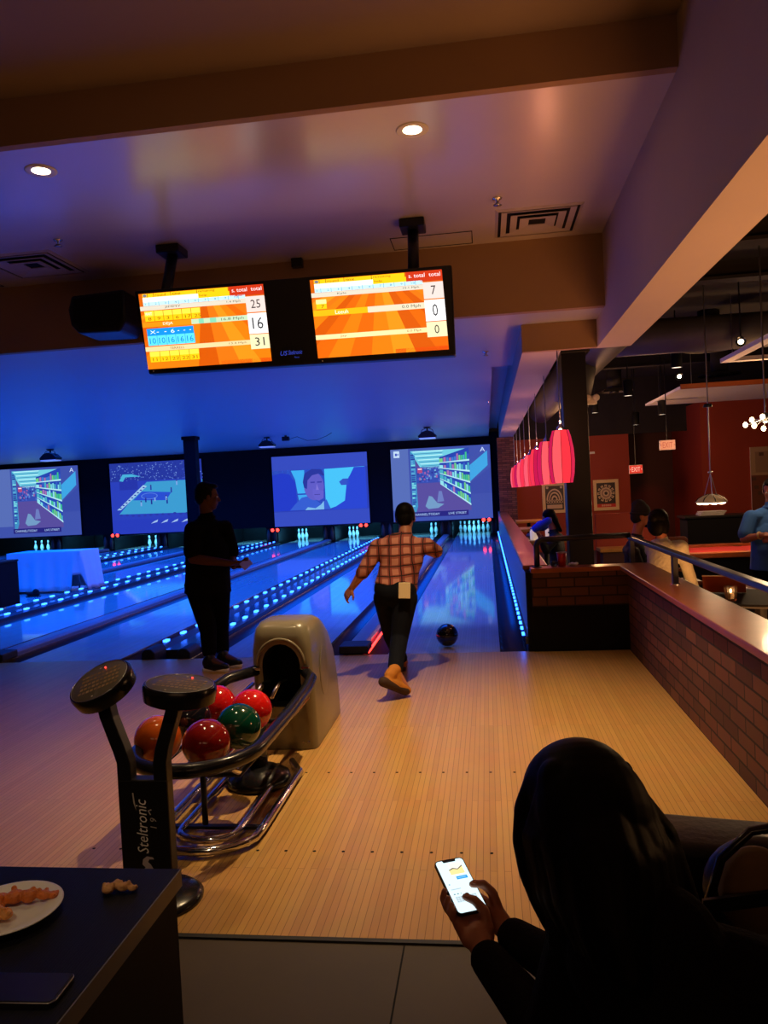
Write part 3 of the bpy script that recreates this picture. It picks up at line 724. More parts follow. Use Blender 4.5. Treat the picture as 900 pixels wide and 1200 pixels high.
for i, (x0, y0, x1, y1, lab) in enumerate(((-.72,6.62,-.02,6.95,'thin outline of an access hatch above the right monitor'), (-5.3,6.62,-4.5,6.95,'thin outline of an access hatch at the far left of the ceiling'))):
    mb = MB()
    for q in ((x0,y0,x1,y0+.006),(x0,y1-.006,x1,y1),(x0,y0,x0+.006,y1),(x1-.006,y0,x1,y1)): mb.box(q[0],q[1],3.696,q[2],q[3],3.702)
    o = mb.build('access_hatch', MT['black_sheen'] if i else MT['black']); tag(o, lab, 'access hatch')
t = thing('loudspeaker', 'black loudspeaker on the brown fascia left of the twin monitor', 'speaker', (-3.36, 6.75, 3.28))
MB().prism([(-.25,.16),(.24,.18),(.26,.12),(.25,-.10),(.19,-.19),(-.20,-.18),(-.27,-.10),(-.29,.04)],'y',-.19,.19).build('cabinet', MT['black_sheen'], t, bevel=.02)
MB().prism([(-.22,.13),(.22,.15),(.23,-.08),(.17,-.15),(-.18,-.15),(-.24,-.08)],'y',-.205,-.188).build('grille', MT['black'], t, bevel=.01)
MB().box(-.05,.18,-.06,.05,.26,.06).build('wall_bracket', MT['black_sheen'], t)
MB().lathe([(.012,0),(.01,-.006)],10,(.02,-.205,-.115),Matrix.Rotation(PI/2,4,'X')).build('badge', MT['steel'], t)

# ------------------------------------------------------------------ ball return
t = thing('ball_return', 'beige ball return hood with black oval rack and chrome floor rails', 'ball return', (-1.34, 4.5, 0)); of = t.location.copy()
CX = -1.285
rings = []
for z, hw, yf, yb in ((.0,.190,4.56,5.36),(.25,.190,4.55,5.33),(.48,.187,4.53,5.24),(.62,.183,4.52,5.12),(.70,.176,4.52,5.03),(.75,.165,4.53,4.95),(.78,.145,4.56,4.88),(.792,.11,4.62,4.80)):
    ring = []
    c = .05 if z < .7 else .07
    for sx, sy in ((-1,-1),(1,-1),(1,1),(-1,1)):
        for k in range(5):
            a = {(-1,-1):PI,(1,-1):1.5*PI,(1,1):0,(-1,1):.5*PI}[(sx,sy)] + k/4*PI/2
            X = CX + sx*(hw-c) + c*math.cos(a); y = (yf+c if sy < 0 else yb-c) + c*math.sin(a)
            ring.append((X, y, z))
    rings.append(ring)
hood = MB().loft(rings).build('hood', [MT['beige'], MT['black']], None, 'auto')
cut = MB(); cut.mi = 0
pts = [(-.118,.27),(.118,.27),(.118,.53)] + [(.118*math.cos(a*PI/10), .53+.128*math.sin(a*PI/10)) for a in range(1,10)] + [(-.118,.53)]
cut.loft([[(CX+p[0], 4.3, p[1]) for p in pts], [(CX+p[0]*.94, 4.86, p[1]) for p in pts]])
cu = cut.build('cut', MT['black'])
bo = hood.modifiers.new('b','BOOLEAN'); bo.operation = 'DIFFERENCE'; bo.object = cu; bo.solver = 'EXACT'
try: bo.material_mode = 'TRANSFER'
except Exception: pass
bv = hood.modifiers.new('v','BEVEL'); bv.width = .006; bv.segments = 2; bv.limit_method = 'ANGLE'; bv.angle_limit = math.radians(50)
bake(hood); bpy.data.objects.remove(cu)
for v in hood.data.vertices: v.co -= of
hood.parent = t
# arch trim, side badge, feet screws
arch = [(CX+.148*math.cos(a*PI/16), 4.517, .535+.155*math.sin(a*PI/16)) for a in range(17)]
MB().tube(arch, .009, 8).build('arch_trim', MT['beige'], t, True, off=of)
for q in (-1, 1): MB().box(CX+q*.150-.024, 4.512, .505, CX+q*.150+.024, 4.53, .522).build('chrome_clip', MT['chrome'], t, off=of, bevel=.003)
MB().box(CX-.12, 4.6, .26, CX+.12, 4.85, .275).build('ball_lift_floor', MT['black'], t, off=of)
for q in (0, .03): MB().lathe([(.008,0),(.006,.004)],10,(CX+.11+q,4.548,.05),Matrix.Rotation(PI/2,4,'X')).build('screw', MT['chrome'], t, off=of)
mb = MB(); mb.ell((CX+.19, 4.86, .42), (.004,.12,.16)); mb.build('side_badge', MT['beige'], t, True, off=of)
# rack
RZ = .42
path = [(CX-.15,4.55,.50),(-1.60,4.46,.47),(-1.645,4.30,.445),(-1.645,3.9,RZ),(-1.645,3.42,RZ)]
path += [(-1.362-.283*math.cos(a*PI/14), 3.38-.31*math.sin(a*PI/14), RZ) for a in range(0,15)]
path += [(-1.079,3.42,RZ),(-1.079,3.9,RZ),(-1.075,4.30,.445),(-1.085,4.46,.465),(CX+.13,4.56,.49)]
MB().tube(path, .033, 14).build('rack_ring', MT['black_gloss'], t, True, off=of)
for xo in (-.20,-.07,.07,.20):
    MB().tube([(-1.362+xo,3.16+abs(xo)*.35,.375),(-1.362+xo,3.3,.330),(-1.362+xo,4.2,.330),(-1.33+xo*.8,4.6,.40)], .013, 10).build('ball_rail', MT['chrome'], t, True, off=of)
for y in (3.35, 4.15): MB().tube([(-1.645,y,RZ-.02),(-1.55,y,.303),(-1.17,y,.303),(-1.08,y,RZ-.02)], .014, 8).build('cross_bar', MT['black_sheen'], t, True, off=of)
for q in (-.05,.05):
    MB().tube([(-1.33+q,4.28,.40),(-1.32+q,4.4,.45),(-1.30+q,4.5,.44)], .012, 8).build('stop_bracket', MT['chrome'], t, True, off=of)
MB().box(-1.17,4.1,.345,-1.10,4.45,.355).build('tray_plate', MT['bar_wood'], t, off=of)
MB().cyl((-1.30,4.03,.03),(-1.30,4.03,.335),.052,n=20).build('pedestal', MT['black_gloss'], t, True, off=of)
MB().lathe([(.001,0),(.17,0),(.175,.02),(.165,.05),(.10,.085),(.055,.10)], 32, (-1.30,4.03,0)).build('pedestal_base', MT['black_gloss'], t, True, off=of)
MB().cyl((-1.375,3.42,.04),(-1.375,3.42,.33),.014).build('front_post', MT['black_sheen'], t, True, off=of)
def floor_loop(hw, y0, y1, r, z, x1in):
    P = [(-1.34-x1in, y1+.16, z), (-1.34-hw, y1, z), (-1.34-hw, y0+hw, z)]
    P += [(-1.34-hw*math.cos(a*PI/12), y0+hw*.75-hw*.75*math.sin(a*PI/12), z) for a in range(1,12)]
    P += [(-1.34+hw, y0+hw, z), (-1.34+hw, y1, z), (-1.34+x1in, y1+.16, z)]
    return MB().tube(P, r, 12)
floor_loop(.245, 3.17, 4.12, .020, .03, .16).build('floor_rail', MT['chrome'], t, True, off=of)
floor_loop(.14, 3.28, 4.05, .017, .03, .10).build('floor_rail', MT['chrome'], t, True, off=of)
MB().box(-1.585,3.42,.015,-1.095,3.45,.03).build('floor_bar', MT['black_sheen'], t, off=of)
def ballmat(n, c): return mat(n, c, .12, var=.35, vscale=9, coat=.5)
BZ = .330+.013+.1085
def ball(loc, m, label, rot=(0,0,0), holes=True, group=None):
    t = thing('bowling_ball', label, 'bowling ball', loc, 0, group)
    b = MB().ell((0,0,0), (.1085,)*3, n=40, m=28).build('ball_shell', m, t, True)
    if holes:
        E_ = Euler(rot).to_matrix()
        for dx, dz in ((-.025,.03),(.025,.03),(0,-.035)):
            n = (E_ @ Vector((dx, -.105, dz))).normalized()
            MB().lathe([(.013,.0),(.012,.0012)], 14, mtx=Matrix.Translation(n*.1080) @ n.to_track_quat('Z','Y').to_matrix().to_4x4()).build('finger_hole', MT['black'], t)
    return t
ball((-1.575,3.40,BZ), ballmat('ball_orange', lin((206,92,24))), 'orange bowling ball at the left front of the rack', (.9,0,-.8))
ball((-1.315,3.335,BZ), ballmat('ball_maroon', lin((140,24,18))), 'dark red bowling ball at the front of the rack', (.8,0,2.6))
ball((-1.245,3.585,BZ), ballmat('ball_green', lin((6,66,48))), 'dark green bowling ball behind the dark red one', (.7,0,3))
ball((-1.265,3.85,BZ), ballmat('ball_red', lin((214,26,20))), 'bright red bowling ball nearest the hood', (.9,0,2.7))
ball((-1.545,3.72,BZ), ballmat('ball_navy', lin((22,22,34))), 'near-black bowling ball behind the orange one', (.6,0,2))
ball((-1.490,3.945,BZ), ballmat('ball_crimson', lin((196,22,24))), 'red bowling ball mostly hidden behind the green one', (.4,0,2))
ball(atz(524,744,.113), ballmat('ball_black', lin((16,15,22))), 'black bowling ball just released onto the right lane', (.5,.3,2.4))

# ------------------------------------------------------------------ twin keypad console
t = thing('keypad_console', 'black twin keypad console with white script, on a round base by the table', 'keypad console', (-1.385, 2.86, 0)); of = t.location.copy()
MB().lathe([(.001,0),(.17,0),(.172,.012),(.15,.03),(.06,.045)], 36, (-1.345,2.83,0)).build('round_base', MT['black_gloss'], t, True, off=of)
MB().box(-1.49,2.83,.03,-1.285,2.89,.475).build('column', MT['black_sheen'], t, off=of, bevel=.006)
def arm(path, w=.028, d=.028):
    mb = MB(); rings = []
    for p in path: rings.append([(p[0]-w,p[1]-d,p[2]),(p[0]+w,p[1]-d,p[2]),(p[0]+w,p[1]+d,p[2]),(p[0]-w,p[1]+d,p[2])])
    return mb.loft(rings)
arm([(-1.462,2.86,.46),(-1.462,2.86,.54),(-1.475,2.86,.585),(-1.525,2.865,.72),(-1.545,2.875,.80)]).build('arm', MT['black_sheen'], t, off=of, bevel=.004)
arm([(-1.313,2.86,.46),(-1.313,2.86,.54),(-1.30,2.86,.60),(-1.26,2.865,.72),(-1.243,2.875,.78)]).build('arm', MT['black_sheen'], t, off=of, bevel=.004)
s_mat = attr_mat('white_lettering', 0, True)
lg2 = Pic(); lg2.text('Steltronic', 0, 0, .046, (255,252,250), 1, w=.215, shear=.25); lg2.poly([(.17,.042),(.20,.052),(.24,.055),(.24,.050),(.20,.046)],(205,200,196),1)
lg2.text('1 9', .10, -.038, .026, (190,186,182), 1, shear=.2); lg2.poly([(.155,-.018),(.168,-.010),(.172,-.022),(.176,-.019),(.170,-.004),(.152,-.014)],(190,186,182),1)
lg2.build('script_lettering', (-1.375,2.829,.185), (0,0,1), (-1,0,0), s_mat, t, eps=.0008, off=of)
sb = Pic(); sb.poly([(0,0),(.012,.018),(.0,.03),(.004,.05),(.02,.062),(.045,.058),(.05,.05),(.03,.05),(.024,.04),(.036,.028),(.045,.012),(.04,-.004),(.02,-.008)],(205,195,205),1)
sb.build('emblem', (-1.405,2.829,.112), (1,0,0), (0,0,1), s_mat, t, eps=.0008, off=of)
def pod(c, nrm, rx, ry, th, spin, seed):
    n = Vector(nrm).normalized(); u = Vector((1,0,0)); u = (u - n*u.dot(n)).normalized(); v = n.cross(u)
    if spin: u, v = u*math.cos(spin)+v*math.sin(spin), -u*math.sin(spin)+v*math.cos(spin)
    m = Matrix((u, v, n)).transposed().to_4x4(); m.translation = Vector(c) - of
    pd = MB().lathe([(.80,-th),(.97,-th*.85),(1.0,-th*.4),(1.0,-.012),(.96,0),(.001,.0005)], 40, mtx=m @ Matrix.Diagonal((rx,ry,1,1))).build('keypad_pod', MT['black_gloss'], t, 'auto')
    MB().lathe([(.915,.0006),(.905,.0016),(.001,.002)], 40, mtx=m @ Matrix.Diagonal((rx,ry,1,1))).build('keypad_face', mat('keypad_overlay', lin((92,84,74)), .4, var=.1), pd, 'auto')
    ring = [m @ Vector((rx*.915*math.cos(2*PI*i/40), ry*.915*math.sin(2*PI*i/40), .002)) for i in range(40)]
    MB().tube(ring, .0015, 6, True).build('silver_ring', MT['steel'], pd, True)
    k = Pic(); R = random.Random(seed)
    for j in range(5):
        for i in range(10):
            x = -.62+i*.13+.03*(j % 2); y = .36-j*.20
            if (x/.85)**2+(y/.75)**2 < 1: k.rect(x*rx, y*ry, (x+.095)*rx, (y+.11)*ry, R.choice([(150,120,80),(132,108,76),(160,132,92)]), 1)
    k.disc(-.05*rx, .66*ry, .035*rx, .035*ry, (230,214,190), 1, 12); k.disc(-.1*rx,-.72*ry,.03*rx,.03*ry,(210,200,180),1,12)
    k.build('key_legend', m @ Vector((0,0,.002)), u, v, M_PRINT, pd, eps=.0008)
    MB().ell(m @ Vector((.12*rx,.60*ry,.003)), (.004,.004,.003), n=10, m=6).build('red_lamp', MT['led_red'], pd)
pod((-1.555, 2.86, .862), (-.25,-.50,.83), .132, .118, .07, .25, 1)
pod((-1.222, 2.86, .845), (.10,-.05,1), .145, .125, .075, -.08, 2)

# ------------------------------------------------------------------ foreground table with plate
t = thing('side_table', 'black-stained wooden table at the lower left with closed panel sides', 'table', (-1.1, 1.2, 0)); of = t.location.copy()
MB().box(-2.0,.55,.712,-.7075,1.598,.75).build('tabletop', MT['navy_wood'], t, off=of, bevel=.002)
MB().box(-.7075,.55,.712,-.7045,1.598,.7495).build('edge_highlight', mat('grey_edge_highlight',(.13,.125,.13),.4,var=.1), t, off=of)  # lighter grey strip painted in for the highlight along the table edge
MB().box(-.735,.57,-.004,-.712,1.58,.71).build('side_panel', MT['black'], t, off=of)
MB().box(-2.0,1.55,-.004,-.735,1.58,.71).build('back_panel', MT['black_sheen'], t, off=of)
t = thing('plate', 'white oval-looking plate with fried food on the black table', 'plate', (-.985, 1.395, .75))
MB().lathe([(.001,.004),(.07,.004),(.078,.008),(.104,.016),(.107,.019),(.103,.0195),(.076,.012),(.07,.0085),(.001,.0085)], 48).build('plate_body', MT['white'], t, True)
MB().lathe([(.001,0),(.066,0),(.066,.004),(.001,.004)], 40).build('foot_ring', MT['white'], t, True)
def lump(name, loc, pts, label, m, cat, seed):
    R = random.Random(seed); mb = MB()
    for (x, y, z), r in pts:
        mb.ell((x,y,z), (r*R.uniform(.9,1.2), r*R.uniform(.8,1.1), r*R.uniform(.6,.8)))
        for k in range(6): mb.ell((x+R.uniform(-1,1)*r, y+R.uniform(-1,1)*r*.9, max(.004, z+R.uniform(-.3,.6)*r)), (r*.35,)*3, n=10, m=6)
    o = blob(mb, name, m, None, .0022, 1); zmin = min(v.co.z for v in o.data.vertices)
    for v in o.data.vertices: v.co.z -= zmin
    o.location = loc; tag(o, label, cat); return o
FRY = mat('fried_crust', lin((206,112,44)), .45, var=.55, vscale=60, bump=.5, bscale=180)
FRY2 = mat('fried_crust_pale', lin((226,150,76)), .45, var=.4, vscale=60, bump=.5, bscale=180)
lump('fried_chicken_strip', (-.967,1.428,.7595), [((-.045,-.008,.008),.016),((-.02,0,.010),.018),((.008,.004,.010),.017),((.035,.013,.008),.013),((.052,.018,.006),.010)], 'browned strip of fried food at the back of the plate', FRY, 'food', 1)
lump('fried_chicken_strip', (-.995,1.362,.7595), [((-.05,-.004,.008),.016),((-.02,0,.010),.02),((.01,.002,.010),.018),((.03,.004,.008),.013)], 'paler piece of fried food at the front of the plate', FRY2, 'food', 2)
lump('food_scrap', (-.797,1.497,.7505), [((-.022,-.006,.010),.014),((-.010,.008,.012),.012),((.006,.002,.010),.012),((.026,.004,.007),.009)], 'crumpled tan scrap of food lying on the black table', mat('bread_tan', lin((196,146,96)), .7, var=.3, vscale=60, bump=.4, bscale=150), 'food', 3)
t = thing('smartphone', 'dark phone lying face up on the near edge of the black table', 'phone', (-.815, 1.175, .75), math.radians(2))
def rrect(w, h, r, n=5): return [(sx*(w-r)+r*math.cos(a0+k*PI/2/n), sy*(h-r)+r*math.sin(a0+k*PI/2/n)) for sx, sy, a0 in ((1,1,0),(-1,1,PI/2),(-1,-1,PI),(1,-1,1.5*PI)) for k in range(n+1)]
def phone_parts(t, w, h, th, screen):
    MB().prism(rrect(w,h,.011), 'z', 0, th).build('case', MT['black_sheen'], t, 'auto')
    MB().tube([(x,y,th*.8) for x, y in rrect(w,h,.011)], .0014, 6, True).build('bezel', MT['steel'], t, True)
    MB().prism(rrect(w*.95,h*.97,.009), 'z', th, th+.0006).build('glass', screen, t)
phone_parts(t, .080, .038, .009, MT['black_gloss'])

# ------------------------------------------------------------------ billiard room and bar at the right
ZF = -.35
# bar counter on the divider wall
t = MB().box(.30, 7.33, .745, .53, 21.0, .785).build('bar_counter', MT['bar_wood'], bevel=.008); tag(t, 'long glossy reddish wood bar ledge running away along the divider wall', 'counter')
# rails
t = thing('hand_rail', 'black pipe rail on posts along the brick half wall at the right', 'railing', (1.3, 5.4, .775)); of = t.location.copy()
RAILM = mat('rail_paint', (.03,.03,.05), .28, var=.1)
MB().box(1.275,-3,.985,1.335,7.45,1.02).build('top_bar', RAILM, t, off=of, bevel=.008)
for y in (5.75, 3.72, 1.6, 7.40): MB().box(1.29,y-.028,.775,1.33,y+.028,.985).build('post', RAILM, t, off=of, bevel=.004)
for y in (5.75, 3.72, 1.6): MB().lathe([(.035,0),(.035,.006),(.03,.01)],16,(1.31,y,.775)).build('post_foot', MT['chrome'], t, off=of)
t = thing('hand_rail', 'black rounded pipe rail above the dark back half wall, curved down at its left end', 'railing', (.8, 7.2, .775)); of = t.location.copy()
MB().tube([(.43,7.24,.775),(.43,7.24,.97),(.445,7.24,1.01),(.48,7.24,1.03),(1.29,7.36,1.03)], .026, 14).build('pipe', RAILM, t, True, off=of)
MB().lathe([(.045,0),(.045,.008),(.03,.012)],16,(.43,7.24,.775)).build('post_foot', RAILM, t, off=of)
# pillar
struct('column_bar', MB().box(.905,9.0,ZF,1.175,9.28,4.2).box(.86,8.95,3.0,1.22,9.33,3.12), MT['black_sheen'], .006)
# pendants
SH = [mat('red_fabric_shade_%d' % i, c, .8, emit=e, es=s, var=.1) for i, (c, e, s) in enumerate((((.5,.03,.05),(1,.035,.06),.95),((.6,.06,.08),(1,.10,.12),1.05),((.35,.01,.06),(.8,.012,.09),.75)))]
def pendant(loc, label, seed, zc):
    t = thing('pendant_lamp', label, 'pendant lamp', loc, seed*.7, 'red pendant lamps over the bar')
    R = random.Random(seed); N = 8
    prof = [(.078,.255),(.098,.19),(.118,.08),(.124,-.04),(.116,-.16),(.098,-.25)]
    mb = MB()
    for k in range(N):
        mb.mi = [0,1,0,2,1,0,2,1][k]
        V = [[(r*math.cos(2*PI*(k+a/3)/N), r*math.sin(2*PI*(k+a/3)/N), z) for a in range(4)] for r, z in prof]
        mb.loft(V, False, False)
    o = mb.build('shade', SH, t); sd = o.modifiers.new('s','SOLIDIFY'); sd.thickness = .003
    for k in range(N):
        MB().tube([((r+.001)*math.cos(2*PI*k/N), (r+.001)*math.sin(2*PI*k/N), z) for r, z in prof], .0022, 5).build('rib', MT['rubber'], t)
    MB().lathe([(.001,-.248),(.09,-.248),(.09,-.242),(.001,-.242)], 24).build('diffuser', mat('lamp_diffuser', (.9,.7,.6), .5, emit=(1,.75,.62), es=1.3, var=.02), t)
    MB().lathe([(.008,.35),(.014,.31),(.035,.285),(.04,.262),(.076,.256),(.001,.250)], 20).build('cap', MT['chrome'], t, True)
    MB().cyl((0,0,.3),(0,0,zc-loc[2]),.006,n=8).build('cord', MT['steel'], t)
    return t
pl = ['nearest and largest of the row of red pendant lamps', 'second red pendant lamp from the front', 'third red pendant lamp from the front', 'fourth red pendant lamp from the front', 'fifth red pendant lamp from the front', 'sixth red pendant lamp from the front', 'seventh red pendant lamp, second from the far end', 'farthest and smallest of the row of red pendant lamps']
p0 = None
for i, lab in enumerate(pl):
    y = 7.62 + 1.75*i; loc = (.729+.001*i, y, 1.79-.012*i)
    if p0 is None: p0 = pendant(loc, lab, 1, 4.2)
    else: dup(p0, loc, i*.9, lab)
for i in (0,2,4,6): light('pendant_glow_%d' % i, 'POINT', (.73, 7.62+1.75*i+.0, 2.2), 9, (1,.35,.18), .06)
# posters (generic ornament, not a known design)
def poster(name, label, x0, x1, z0, z1, y, kind):
    t = thing(name, label, 'picture', ((x0+x1)/2, y, z0)); of = t.location.copy(); fw = .085*(x1-x0)/.66
    for a, b, c, d in ((x0,z0,x1,z0+fw),(x0,z1-fw,x1,z1),(x0,z0+fw,x0+fw,z1-fw),(x1-fw,z0+fw,x1,z1-fw)):
        MB().box(a,y-.035,b,c,y,d).build('frame_bar', MT['cream'], t, off=of, bevel=.004)
    p = Pic(); p.rect(0,0,1,1,(44,26,26)); C = (206,180,150); D = (44,26,26)
    if kind:
        p.rect(0,0,1,.14,(196,40,24),1)
        for k in range(5): p.rect(.25+k*.105,.04,.325+k*.105,.105,(226,190,160),2); p.rect(.272+k*.105,.06,.303+k*.105,.085,(196,40,24),3)
        cx, cy = .5, .57
        for k in range(12):
            a = 2*PI*k/12; c, s = math.cos(a), math.sin(a)
            p.poly([(cx+r*(c*math.cos(b)-s*math.sin(b)), cy+r*.78*(s*math.cos(b)+c*math.sin(b))) for r, b in ((.18,-.16),(.46,-.16),(.46,.16),(.18,.16))], C, 1)
            p.poly([(cx+r*(c*math.cos(b)-s*math.sin(b)), cy+r*.78*(s*math.cos(b)+c*math.sin(b))) for r, b in ((.30,-.05),(.40,-.07),(.40,.07),(.30,.05))], D, 2)
        p.disc(cx,cy,.30,.235,C,3,32); p.disc(cx,cy,.24,.19,(150,120,104),4,32); p.disc(cx,cy,.17,.13,C,5,8); p.disc(cx,cy,.09,.07,D,6,8)
    else:
        p.poly([(.5+.44*math.cos(a*PI/20), .40+.48*math.sin(a*PI/20)) for a in range(21)], C, 1)
        for k, r in enumerate((.36,.30,.24,.17,.10)): p.poly([(.5+r*math.cos(a*PI/20), .42+r*1.1*math.sin(a*PI/20)) for a in range(21)], D if k % 2 == 0 else C, 2+k)
        p.disc(.12,.93,.07,.05,C,1); p.disc(.88,.93,.07,.05,C,1)
        for k in range(6): p.disc(.14+k*.145,.33,.085,.06,C,7); p.disc(.14+k*.145,.33,.05,.035,D,8)
        p.rect(.08,.06,.92,.22,C,1)
    p.build('print', (x0+fw, y-.012, z0+fw), (x1-x0-2*fw,0,0), (0,0,z1-z0-2*fw), M_PRINT, t, eps=.001, off=of)
poster('framed_poster', 'cream-framed poster with red band, right of the black pillar', 2.83, 3.49, .71, 1.535, 21.3, 1)
poster('framed_poster', 'cream-framed poster behind the pendants, left of the black pillar', 1.48, 2.13, .70, 1.52, 21.3, 0)
t = thing('wall_alarm', 'red fire alarm box on the red wall right of the pillar', 'fire alarm', (2.66, 21.29, 2.27))
MB().box(-.10,-.06,-.13,.05,.0,.13).build('box', mat('alarm_red', lin((150,20,14)), .4), t, bevel=.01); MB().box(.12,-.03,-.03,.25,.0,.03).build('strobe', MT['white'], t, bevel=.006)
t = thing('wooden_bench', 'light wooden bench seat against the far wall right of the pillar', 'bench', (2.35, 13.2, ZF)); of = Vector((0,0,0))
MB().box(-.55,-.2,.70,.55,.25,.76).build('seat', MT['yellow_wood'], t, bevel=.006); MB().box(-.55,.25,.0,.55,.31,1.32).build('backrest', MT['red_wall'], t, bevel=.01)
MB().box(-.5,-.15,0,.5,.2,.70).build('base', MT['red_wall_dark'], t)
bt = None
for i, (x, y, lab) in enumerate(((.78,12.2,'light wooden bar table nearest behind the bar ledge'),(.80,15.2,'middle light wooden bar table behind the bar ledge'),(.84,18.4,'farthest light wooden bar table by the stacked brick column'))):
    if bt is None:
        bt = thing('bar_table', lab, 'table', (x,y,ZF), 0, 'wooden tables by the bar')
        MB().box(-.20,-.4,.98,.42,.4,1.03).build('tabletop', MT['yellow_wood'], bt, bevel=.008); MB().cyl((.1,0,.03),(.1,0,.98),.04).build('pedestal', MT['black_sheen'], bt, True)
        MB().lathe([(.001,0),(.26,0),(.24,.02),(.05,.05)],28,(.1,0,0)).build('base', MT['black_sheen'], bt, True)
    else: dup(bt, (x,y,ZF), 0, lab)
for x, y, lab in ((.69,12.0,'left glass jar on the bar table, glowing faintly'),(.92,12.0,'right glass jar on the bar table beside the seated person')):
    t = thing('glass_jar', lab, 'jar', (x, y, ZF+1.03))
    MB().lathe([(.001,0),(.062,0),(.065,.01),(.065,.13),(.055,.15),(.055,.165)],20).build('jar_body', mat('glowing_jar_glass', (.75,.70,.62), .15, emit=(1,.75,.5), es=.35, alpha=1), t, True)  # jar glass has a weak warm emission of its own
    MB().lathe([(.06,.165),(.06,.185),(.001,.187)],20).build('lid', MT['chrome'], t, True)
t = thing('plastic_cup', 'red plastic cup with white rim standing on the back ledge by the pillar', 'cup', (.655, 7.25, .775))
MB().lathe([(.001,0),(.034,0),(.045,.125),(.043,.125),(.032,.004),(.001,.004)],24).build('cup_body', mat('cup_red', lin((196,20,24)), .3, spec=.6), t, True)
MB().tube([(.046*math.cos(a*PI/12),.046*math.sin(a*PI/12),.127) for a in range(24)],.0028,6,True).build('white_rim', MT['white'], t, True)
t = thing('crumpled_napkin', 'small crumpled white napkin on the back ledge right of the red cup', 'napkin', (.775,7.24,.775))
nb = MB()
for k in range(7): nb.ell((random.uniform(-.05,.05),random.uniform(-.02,.02),.014+random.random()*.008),(.022,.016,.013),n=10,m=6)
blob(nb,'tissue',MT['white'],t,.004,1)
t = thing('drink_glass', 'small glass on the back ledge left of the red cup', 'glass', (.585,7.26,.775))
MB().lathe([(.001,0),(.026,0),(.03,.05),(.028,.05),(.024,.006),(.001,.006)],18).build('tumbler', mat('thin_glass',(.8,.8,.8),.05,trans=.9), t, True)
# ceiling services
o = MB().tube([(1.62,6.0,3.42),(1.6,9.5,3.40),(1.5,13,3.35),(1.45,20,3.35)], .30, 28).build('air_duct', MT['duct'], None, True); tag(o, 'large grey round air duct running away beside the lit beam', 'duct')
MB().tube([(1.35,11.0,3.2),(1.3,11.0,2.95),(1.22,11.05,2.62)], .24, 24).build('duct_elbow', MT['duct'], o, True)
o = MB().tube([(2.0,12.4,3.70),(5,12.6,3.72),(9,12.8,3.72)], .27, 24).build('air_duct', MT['duct'], None, True); tag(o, 'dark cross duct under the black ceiling at the right', 'duct')

for i, y in enumerate((8.6, 10.2, 15.0, 17.5)):
    o = MB().box(1.45,y,4.0,12,y+.12,4.2).box(1.45,y-.06,3.96,12,y+.18,4.0).build('ceiling_joist', MT['dark_ceil']); tag(o, ['nearest dark joist across the black ceiling','second dark joist across the black ceiling','third dark joist across the black ceiling','farthest dark joist across the black ceiling'][i], 'joist')
def diffuser(loc, label, r=.42):
    t = thing('round_diffuser', label, 'air diffuser', loc)
    MB().lathe([(r,0),(r*.96,.03),(r*.7,.05)],36,cap=False).build('outer_cone', MT['duct'], t, True); MB().lathe([(r*.66,-.02),(r*.5,.03),(r*.36,.04)],32,cap=False).build('middle_cone', MT['duct'], t, True)
    MB().lathe([(.001,-.03),(r*.28,-.03),(r*.2,.02),(.001,.03)],24).build('centre_cone', MT['black_sheen'], t, True); MB().cyl((0,0,.02),(0,0,.62),.17,n=20).build('neck', MT['dark_ceil'], t, True)
diffuser((3.70,13.25,3.58),'large round air diffuser above the pool lamp cable')
diffuser((4.9,16.9,3.58),'round air diffuser to the right, beyond the pool lamp cable')
diffuser((3.05,18.6,3.58),'round air diffuser left of the white ceiling panel')
CAN = MT['lamp_glow']
def can(loc, label, r=.085, h=.30):
    t = thing('can_light', label, 'ceiling light', loc)
    MB().lathe([(r,0),(r,h),(r*.4,h+.02)],20,cap=False).build('can', MT['black_sheen'], t, True); MB().lathe([(.001,.012),(r*.95,.012),(r*.95,.008),(.001,.008)],20).build('lens', mat('can_lens',(.9,.8,.7),.4,emit=(1,.80,.6),es=1.6,var=.01), t, True)
    MB().cyl((0,0,h),(0,0,4.2-loc[2]),.012,n=8).build('stem', MT['black_sheen'], t)
for u, v, y, lab in ((793,431,13,'lit can light hanging left of the pool lamp cable'),(736,464,15.5,'lit can light above the red EXIT sign on the left'),(697,484,18.5,'small lit can light just right of the pillar'),(776,486,17.5,'small lit can light over the EXIT sign'),(745,498,19.5,'lowest small lit can light over the dark alcove')):
    can(tuple(at(u,v,y)), lab)
def spot(loc, label, tgt):
    t = thing('spotlight', label, 'spotlight', loc); d = (Vector(tgt)-Vector(loc)).normalized(); m = d.to_track_quat('Z','Y').to_matrix().to_4x4()
    MB().lathe([(.03,-.10),(.06,-.06),(.065,.05)],18,mtx=m,cap=False).build('head', MT['black_sheen'], t, True); MB().lathe([(.001,.045),(.034,.045),(.032,.05),(.001,.055)],18,mtx=m).build('lamp', MT['lamp_glow'], t, True)
    MB().cyl((0,0,.05),(0,0,4.2-loc[2]),.01,n=8).build('stem', MT['black_sheen'], t)
spot(tuple(at(868,400,10.5)), 'bright track spotlight near the top right', (1,2,1)); spot(tuple(at(796,441,14)), 'small bright track spotlight below the hanging can light', (1,2,1))
o = thing('emergency_light', 'white twin-head emergency light on the pillar side', 'emergency light', at(693,469,9.1))
MB().box(-.06,-.03,-.05,.06,.03,.05).build('housing', MT['white'], o, bevel=.01)
for q in (-1,1): MB().lathe([(.03,0),(.04,.03),(.038,.04),(.001,.036)],14,(q*.045,-.04,.02),Matrix.Rotation(PI/2,4,'X')).build('lamp_head', MT['white'], o, True)
